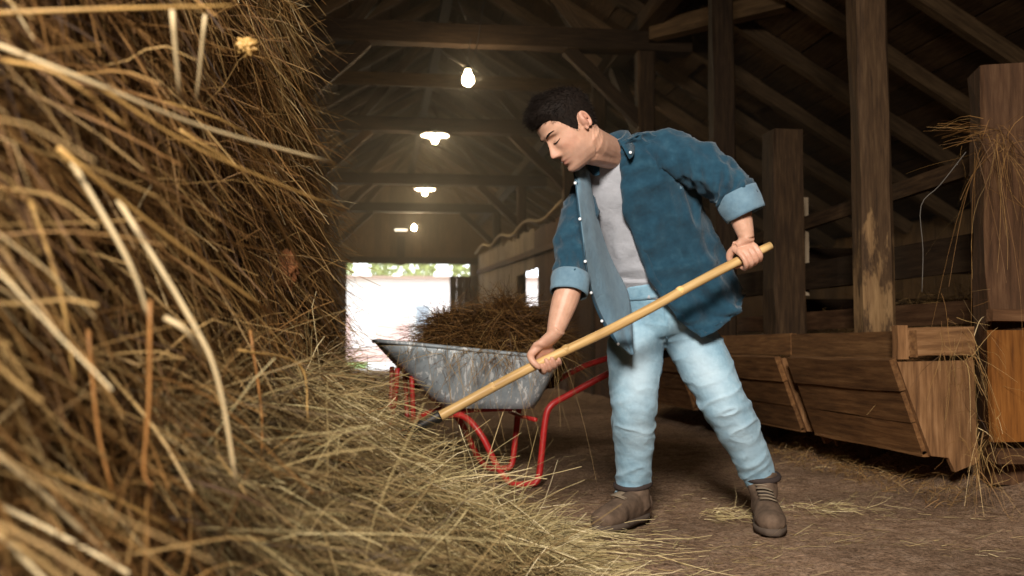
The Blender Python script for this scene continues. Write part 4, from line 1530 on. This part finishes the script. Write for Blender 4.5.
# his right front, hanging open so that its paler inside shows
EP = [(573, 168, 3.50), (577, 200, 3.42), (582, 240, 3.40), (588, 282, 3.44), (597, 312, 3.52), (612, 338, 3.58), (630, 354, 3.63)]
BP = [(588, 166, 3.58), (593, 200, 3.60), (603, 238, 3.64), (614, 266, 3.69), (627, 292, 3.72), (631, 322, 3.71), (633, 354, 3.64)]
E_ = catmull([tuple(at(*p_)) for p_ in EP], 6)
B_ = catmull([tuple(at(*p_)) for p_ in BP], 6)
CP = [(582, 170, 3.74), (583, 203, 3.77), (589, 238, 3.80), (601, 266, 3.83), (613, 290, 3.84), (623, 318, 3.84), (631, 350, 3.72)]
C_ = catmull([tuple(at(*p_)) for p_ in CP], 6)
pan = np.zeros((len(E_), 20, 3))
for i in range(len(E_)):
    for k in range(14):
        t_ = k / 13
        q_ = E_[i] * (1 - t_) + B_[i] * t_
        q_ = q_ + np.array(tuple(vv)) * (.03 * math.sin(t_ * math.pi) + .006 * math.sin(t_ * 9 + i * .2) + .008 * nz((t_ * 3, i * .2, 2)))
        pan[i, k] = q_
    for k in range(14, 20):
        t_ = (k - 13) / 6
        pan[i, k] = pan[i, 13] * (1 - t_) + C_[i] * t_


def cloth(name, G, mat_out, mat_in, parent, flip, th=.0035):
    """sheet with a real second layer so each side has its own cloth"""
    V, F = grid_vf(G, False, flip=flip)
    me = bpy.data.meshes.new(name)
    me.from_pydata(V, [], F)
    me.polygons.foreach_set('use_smooth', [True] * len(me.polygons))
    o = link(name, me, [M[mat_out], M[mat_in]], parent)
    m = o.modifiers.new('s', 'SOLIDIFY')
    m.thickness = th; m.offset = -1; m.material_offset = 1; m.use_rim = True; m.material_offset_rim = 0
    return o


shirt = cloth('shirt', R, 'shirt', 'shirt_in', person, False)
# orient outward
co_ = get_co(shirt.data); no_ = get_no(shirt.data)
if ((co_ - co_.mean(0)) * no_).sum() < 0:
    shirt.data.flip_normals()
fp = cloth('front_panel', pan, 'shirt', 'shirt_in', shirt, False)
no_ = get_no(fp.data)
if (no_ @ np.array(tuple(vv))).mean() > 0:      # outside of the cloth faces away from the viewer here
    fp.data.flip_normals()
# plackets: folded strips along both front edges
def placket(Ed, inward, w=.026, mat='shirt', lift=.004):
    G = np.zeros((len(Ed), 2, 3))
    for i in range(len(Ed)):
        G[i, 0] = Ed[i] + np.array(tuple(vv)) * lift
        d_ = inward[i] - Ed[i]; d_ = d_ / np.linalg.norm(d_)
        G[i, 1] = Ed[i] + d_ * w + np.array(tuple(vv)) * lift
    V, F = grid_vf(G, False)
    o = mk('placket', V, F, M[mat], shirt)
    m = o.modifiers.new('s', 'SOLIDIFY'); m.thickness = .003; m.offset = 0
    return o


placket(R[:, 0], R[:, 4], .030, lift=.003)
placket(pan[:, 0], pan[:, 3], .012, lift=.004)


def button(p_, nrm, r=.0055):
    x_ = nrm.orthogonal().normalized(); y_ = nrm.cross(x_)
    prof = [(.001, .004), (r * .8, .004), (r, .0025), (r, 0)]
    th_ = np.linspace(0, 2 * np.pi, 10, endpoint=False)
    G = np.array([[tuple(p_ + x_ * r_ * math.cos(a) + y_ * r_ * math.sin(a) + nrm * h_) for a in th_] for (r_, h_) in prof])
    V, F = grid_vf(G)
    return mk('button', V, F, M['button'], shirt)


for k in (3, 9, 15, 20, 26, 32):
    if k < len(E_):
        button(Vector(pan[k, 0] * .8 + pan[k, 1] * .2) + vv * .008, vv.lerp(-RIGHT, .3).normalized())

# sleeves
def wrinkled(G, amp, sd, fi=.17, fk=.35):
    c_ = G.mean(1, keepdims=True)
    for i in range(G.shape[0]):
        for k in range(G.shape[1]):
            d_ = G[i, k] - c_[i, 0]; d_ /= np.linalg.norm(d_)
            ka = 2 * math.pi * k / G.shape[1]
            G[i, k] += d_ * (amp * nz((i * fi + 1.5 * math.cos(ka), 1.6 * math.sin(ka) + i * .12, sd)) + amp * .55 * (1 - 2 * abs(nz((i * fi * .8, 1.6 * math.cos(ka), sd + 4 + 1.6 * math.sin(ka))))) ** 3)
    return G


slL = wrinkled(limb([at(640, 163, 3.66), at(668, 155, 3.61), at(700, 166, 3.57), at(722, 180, 3.535), at(736, 194, 3.52), at(742, 206, 3.515)], [.085, .084, .078, .072, .066, .058], n=44, sub=12), .022, 3)
slR = wrinkled(limb([at(590, 187, 3.73), at(582, 202, 3.66), at(575.5, 224, 3.56), at(572, 252, 3.48), at(570, 284, 3.42)], [.044, .052, .057, .056, .053], n=44, sub=12), .017, 6)
for G in (slL, slR):
    V, F = grid_vf(G, True, False)
    o = mk('sleeve', V, F, M['shirt'], shirt)
    bm = bmesh.new(); bm.from_mesh(o.data); bmesh.ops.recalc_face_normals(bm, faces=bm.faces); bm.to_mesh(o.data); bm.free()
cfL = wrinkled(limb([at(735, 193, 3.52), at(740, 203, 3.515), at(746, 215, 3.51)], [.077, .078, .072], n=34, sub=5), .004, 9)
cfR = wrinkled(limb([at(571, 276, 3.435), at(570, 284, 3.42), at(568.5, 294, 3.405)], [.065, .067, .063], n=34, sub=5), .004, 12)
for G in (cfL, cfR):
    V, F = grid_vf(G, True, False)
    o = mk('cuff', V, F, M['shirt_in'], shirt)
    m = o.modifiers.new('s', 'SOLIDIFY'); m.thickness = .005; m.offset = -1
    bm = bmesh.new(); bm.from_mesh(o.data); bmesh.ops.recalc_face_normals(bm, faces=bm.faces); bm.to_mesh(o.data); bm.free()

# collar: stands round the neck, folds down to two points
def collar_pt(a, k):
    """a angle (0 front, + his left), k 0 inner foot, 1 crest, 2 outer fold"""
    c0 = at(609, 150, 3.605); rv = rvec(27, .12)
    fv = rv.cross(tors_axis).normalized()
    if fv.dot(vv) < 0: fv = -fv
    dr = rv * math.sin(a) + fv * math.cos(a)
    back_ = (1 - math.cos(a)) / 2
    upv = (tors_axis + vu * .3).normalized()
    if k == 0: return c0 + dr * .076 - upv * .012
    if k == 1: return c0 + dr * .074 + upv * (.020 + .030 * back_)
    if k == 2: return c0 + dr * .086 + upv * (.016 + .026 * back_)
    tip = math.exp(-((abs(a) - .55) / .35) ** 2)
    return c0 + dr * (.105 + .022 * tip) + upv * (-.028 + .020 * back_ - .030 * tip)


angs = np.linspace(math.radians(28), math.radians(332), 44)
G = np.array([[tuple(collar_pt(a if a <= math.pi else a - 2 * math.pi, k)) for k in range(4)] for a in angs])
cloth('collar', G, 'shirt', 'shirt', shirt, False, .004)
button(collar_pt(.62, 3).lerp(collar_pt(.62, 2), .22) + vv * .006, vv)

# --- jeans
pel = [at(653, 277, 3.835), at(657, 296, 3.86), at(661, 314, 3.885), at(665, 330, 3.90), at(667, 341, 3.90)]
JG = [limb(pel, [.150, .156, .168, .158, .10], [.113, .118, .128, .118, .08], n=32, sub=5, hint=cdir(.98, .12, .1)),
      limb([at(643, 316, 3.89), at(637, 338, 3.88), at(634.5, 372, 3.86), at(633, 404, 3.85), at(634, 440, 3.92), at(633.5, 470, 3.97), at(632, 493, 3.99)],
           [.100, .108, .102, .085, .079, .069, .064], [.10, .108, .103, .09, .083, .074, .069], n=30, sub=6, hint=RIGHT),
      limb([at(680, 316, 3.89), at(691, 338, 3.88), at(709, 372, 3.85), at(725, 403, 3.815), at(743, 440, 3.88), at(754, 464, 3.93), at(761, 482, 3.95)],
           [.100, .106, .100, .086, .078, .067, .060], [.10, .108, .103, .09, .083, .073, .066], n=30, sub=6, hint=RIGHT)]
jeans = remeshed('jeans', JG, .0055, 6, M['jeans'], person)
co = get_co(jeans.data); no = get_no(jeans.data)
kneeR, kneeL = np.array(tuple(at(633, 408, 3.8))), np.array(tuple(at(727, 408, 3.78)))
disp = np.zeros(len(co), np.float32)
fade = np.zeros(len(co), np.float32)
rel = (co - np.array(tuple(CAMPOS)))
dep = rel @ np.array(tuple(FWD))
pu = 512 + FPX * (rel @ np.array(tuple(RIGHT))) / dep
pv = 288 - FPX * (rel @ np.array(tuple(UP))) / dep
for i in range(len(co)):
    x_, y_, z_ = co[i]
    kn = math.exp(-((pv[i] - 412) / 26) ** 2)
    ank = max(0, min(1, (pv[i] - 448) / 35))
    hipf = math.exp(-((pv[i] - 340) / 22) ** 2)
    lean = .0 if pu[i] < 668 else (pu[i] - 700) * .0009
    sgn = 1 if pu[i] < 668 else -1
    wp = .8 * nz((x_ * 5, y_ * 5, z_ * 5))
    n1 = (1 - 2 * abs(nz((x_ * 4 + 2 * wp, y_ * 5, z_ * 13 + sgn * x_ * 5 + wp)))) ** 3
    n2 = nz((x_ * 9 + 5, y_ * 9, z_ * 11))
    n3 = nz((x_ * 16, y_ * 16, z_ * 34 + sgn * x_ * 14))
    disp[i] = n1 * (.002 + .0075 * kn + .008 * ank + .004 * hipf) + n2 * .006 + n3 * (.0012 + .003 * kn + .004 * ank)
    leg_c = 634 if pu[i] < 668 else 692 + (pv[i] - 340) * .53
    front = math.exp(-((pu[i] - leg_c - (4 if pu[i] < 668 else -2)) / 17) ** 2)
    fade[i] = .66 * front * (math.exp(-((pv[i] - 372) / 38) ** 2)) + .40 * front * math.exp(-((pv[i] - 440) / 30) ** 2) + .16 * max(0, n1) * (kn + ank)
set_co(jeans.data, co + no * disp[:, None])
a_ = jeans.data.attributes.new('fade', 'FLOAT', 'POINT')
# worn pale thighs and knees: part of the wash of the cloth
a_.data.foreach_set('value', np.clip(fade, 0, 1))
# waistband, fly seam, pocket seams, side seams
wb_ = limb([at(652.5, 274, 3.832), at(654, 281, 3.84), at(655.5, 288, 3.848)], [.1535, .1555, .1565], [.1165, .1185, .120], n=40, sub=3, hint=cdir(.98, .12, .1))
V, F = grid_vf(wb_, True, False)
o = mk('waistband', V, F, M['jeans'], jeans)
m = o.modifiers.new('s', 'SOLIDIFY'); m.thickness = .004; m.offset = 0
for k in (5, 9, 13, 17):
    q0, q1 = Vector(wb_[0, (k + 20) % 40]), Vector(wb_[-1, (k + 20) % 40])
    if (q0 - PE).dot(vv) > 0:
        plank('belt_loop', q0 + vv * .004, q1 + vv * .004, .010, .004, vv, M['jeans'], jeans, 0, 1)
tube('fly_seam', [at(659, 290, 3.73), at(663, 305, 3.745), at(665, 322, 3.765), at(667, 340, 3.80)], .004, M['jeans'], jeans, 6, 4)
button(at(657, 289, 3.725), vv, .008)

# --- boots
def boot(heel, toe, top, label=None):
    h, t_, tpv = Vector(heel), Vector(toe), Vector(top)
    b = empty('boot', (h + t_) / 2)
    setparent(b, person)
    d = (t_ - h); L = d.length; d.normalize()
    zz = Vector((0, 0, 1))
    sd = d.cross(zz)
    foot = limb([h + d * .0 + zz * .06, h + d * L * .22 + zz * .062, h + d * L * .48 + zz * .058, h + d * L * .72 + zz * .048, h + d * L * .92 + zz * .042, h + d * (L * 1.0) + zz * .036],
                [.040, .046, .051, .057, .048, .022], [.054, .060, .058, .046, .038, .022], n=20, sub=5, hint=sd)
    shaft = limb([h + d * .055 + zz * .05, h + d * .068 + zz * .10, tpv.lerp(h + d * .06 + zz * .10, .35), tpv], [.050, .052, .060, .067], [.062, .060, .064, .070], n=20, sub=4, hint=sd)
    up_ = remeshed('upper', [foot, shaft], .0045, 4, M['boot'], b)
    co = get_co(up_.data); no = get_no(up_.data)
    ds = np.array([.004 * nz((c[0] * 22, c[1] * 22, c[2] * 26)) for c in co])
    co2 = co + no * ds[:, None]
    co2[:, 2] = np.maximum(co2[:, 2], .012)
    set_co(up_.data, co2)
    # sole
    rows = []
    for zz_ in (0.002, .026):
        ring = []
        for k in range(36):
            a = 2 * math.pi * k / 36
            s_, c_ = math.sin(a), math.cos(a)
            x_ = L * .5 + (L * .5 + .008) * math.copysign(abs(c_) ** .8, c_)
            f_ = x_ / L
            wv = .053 + .010 * math.exp(-((f_ - .72) / .2) ** 2) - .006 * math.exp(-((f_ - .4) / .12) ** 2)
            ring.append(tuple(h + d * x_ + sd * wv * math.copysign(abs(s_) ** .7, s_) + zz * zz_))
        rows.append(ring)
    V, F = grid_vf(np.array(rows))
    mk('sole', V, F, M['sole'], b)
    ring = [tpv - zz * .012 * math.sin(a) + sd * .067 * math.cos(a) + (zz.cross(sd)) * .070 * math.sin(a) + d * 0 for a in np.linspace(0, 2 * np.pi, 17)]
    tube('padded_collar', ring, .012, M['boot_dark'], b, 8, 3)
    tn = limb([h + d * .125 + zz * .115, tpv + d * .052 - zz * .005, tpv + d * .066 + zz * .03], [.030, .032, .026], [.008, .007, .005], n=12, sub=3, hint=sd)
    V, F = grid_vf(tn); mk('tongue', V, F, M['boot_dark'], b)
    for k in range(5):
        f_ = k / 4
        c_ = (h + d * (L * .60) + zz * .112).lerp(tpv + d * .076 - zz * .03, f_)
        tube('lace', [c_ - sd * .032 - d * .004 - zz * .006, c_ + d * .008 + zz * .006, c_ + sd * .032 - d * .004 + zz * .004], .0034, M['lace'], b, 6, 3)
    return b


def gxy(u, d):
    """floor point at column u and depth d"""
    p_ = at(u, 345, d)
    return Vector((p_.x, p_.y, 0.004))


boot(gxy(643, 4.05), gxy(597, 3.73), at(633, 484, 3.985))
boot(gxy(760, 4.0), gxy(771, 3.66), at(761, 476, 3.945))

# ------------------------------------------------------------------ dusty air down the aisle
V, F = [], []
box_vf(-4.9, 6.8, 9.0, YB - .1, .05, 5.6, V, F)
hz = mk('haze', V, F, None, None, False)
hm_ = bpy.data.materials.new('dusty_air'); hm_.use_nodes = True
nt_ = hm_.node_tree
nt_.nodes.remove(nt_.nodes['Principled BSDF'])
vs_ = nt_.nodes.new('ShaderNodeVolumeScatter')
vs_.inputs['Color'].default_value = (1, .95, .86, 1)
vs_.inputs['Density'].default_value = 0.014
vs_.inputs['Anisotropy'].default_value = 0.3
nt_.links.new(vs_.outputs[0], nt_.nodes['Material Output'].inputs['Volume'])
hz.data.materials.append(hm_)
tag(hz, 'faint dusty haze glowing around the lamps down the aisle', 'haze', kind='stuff')
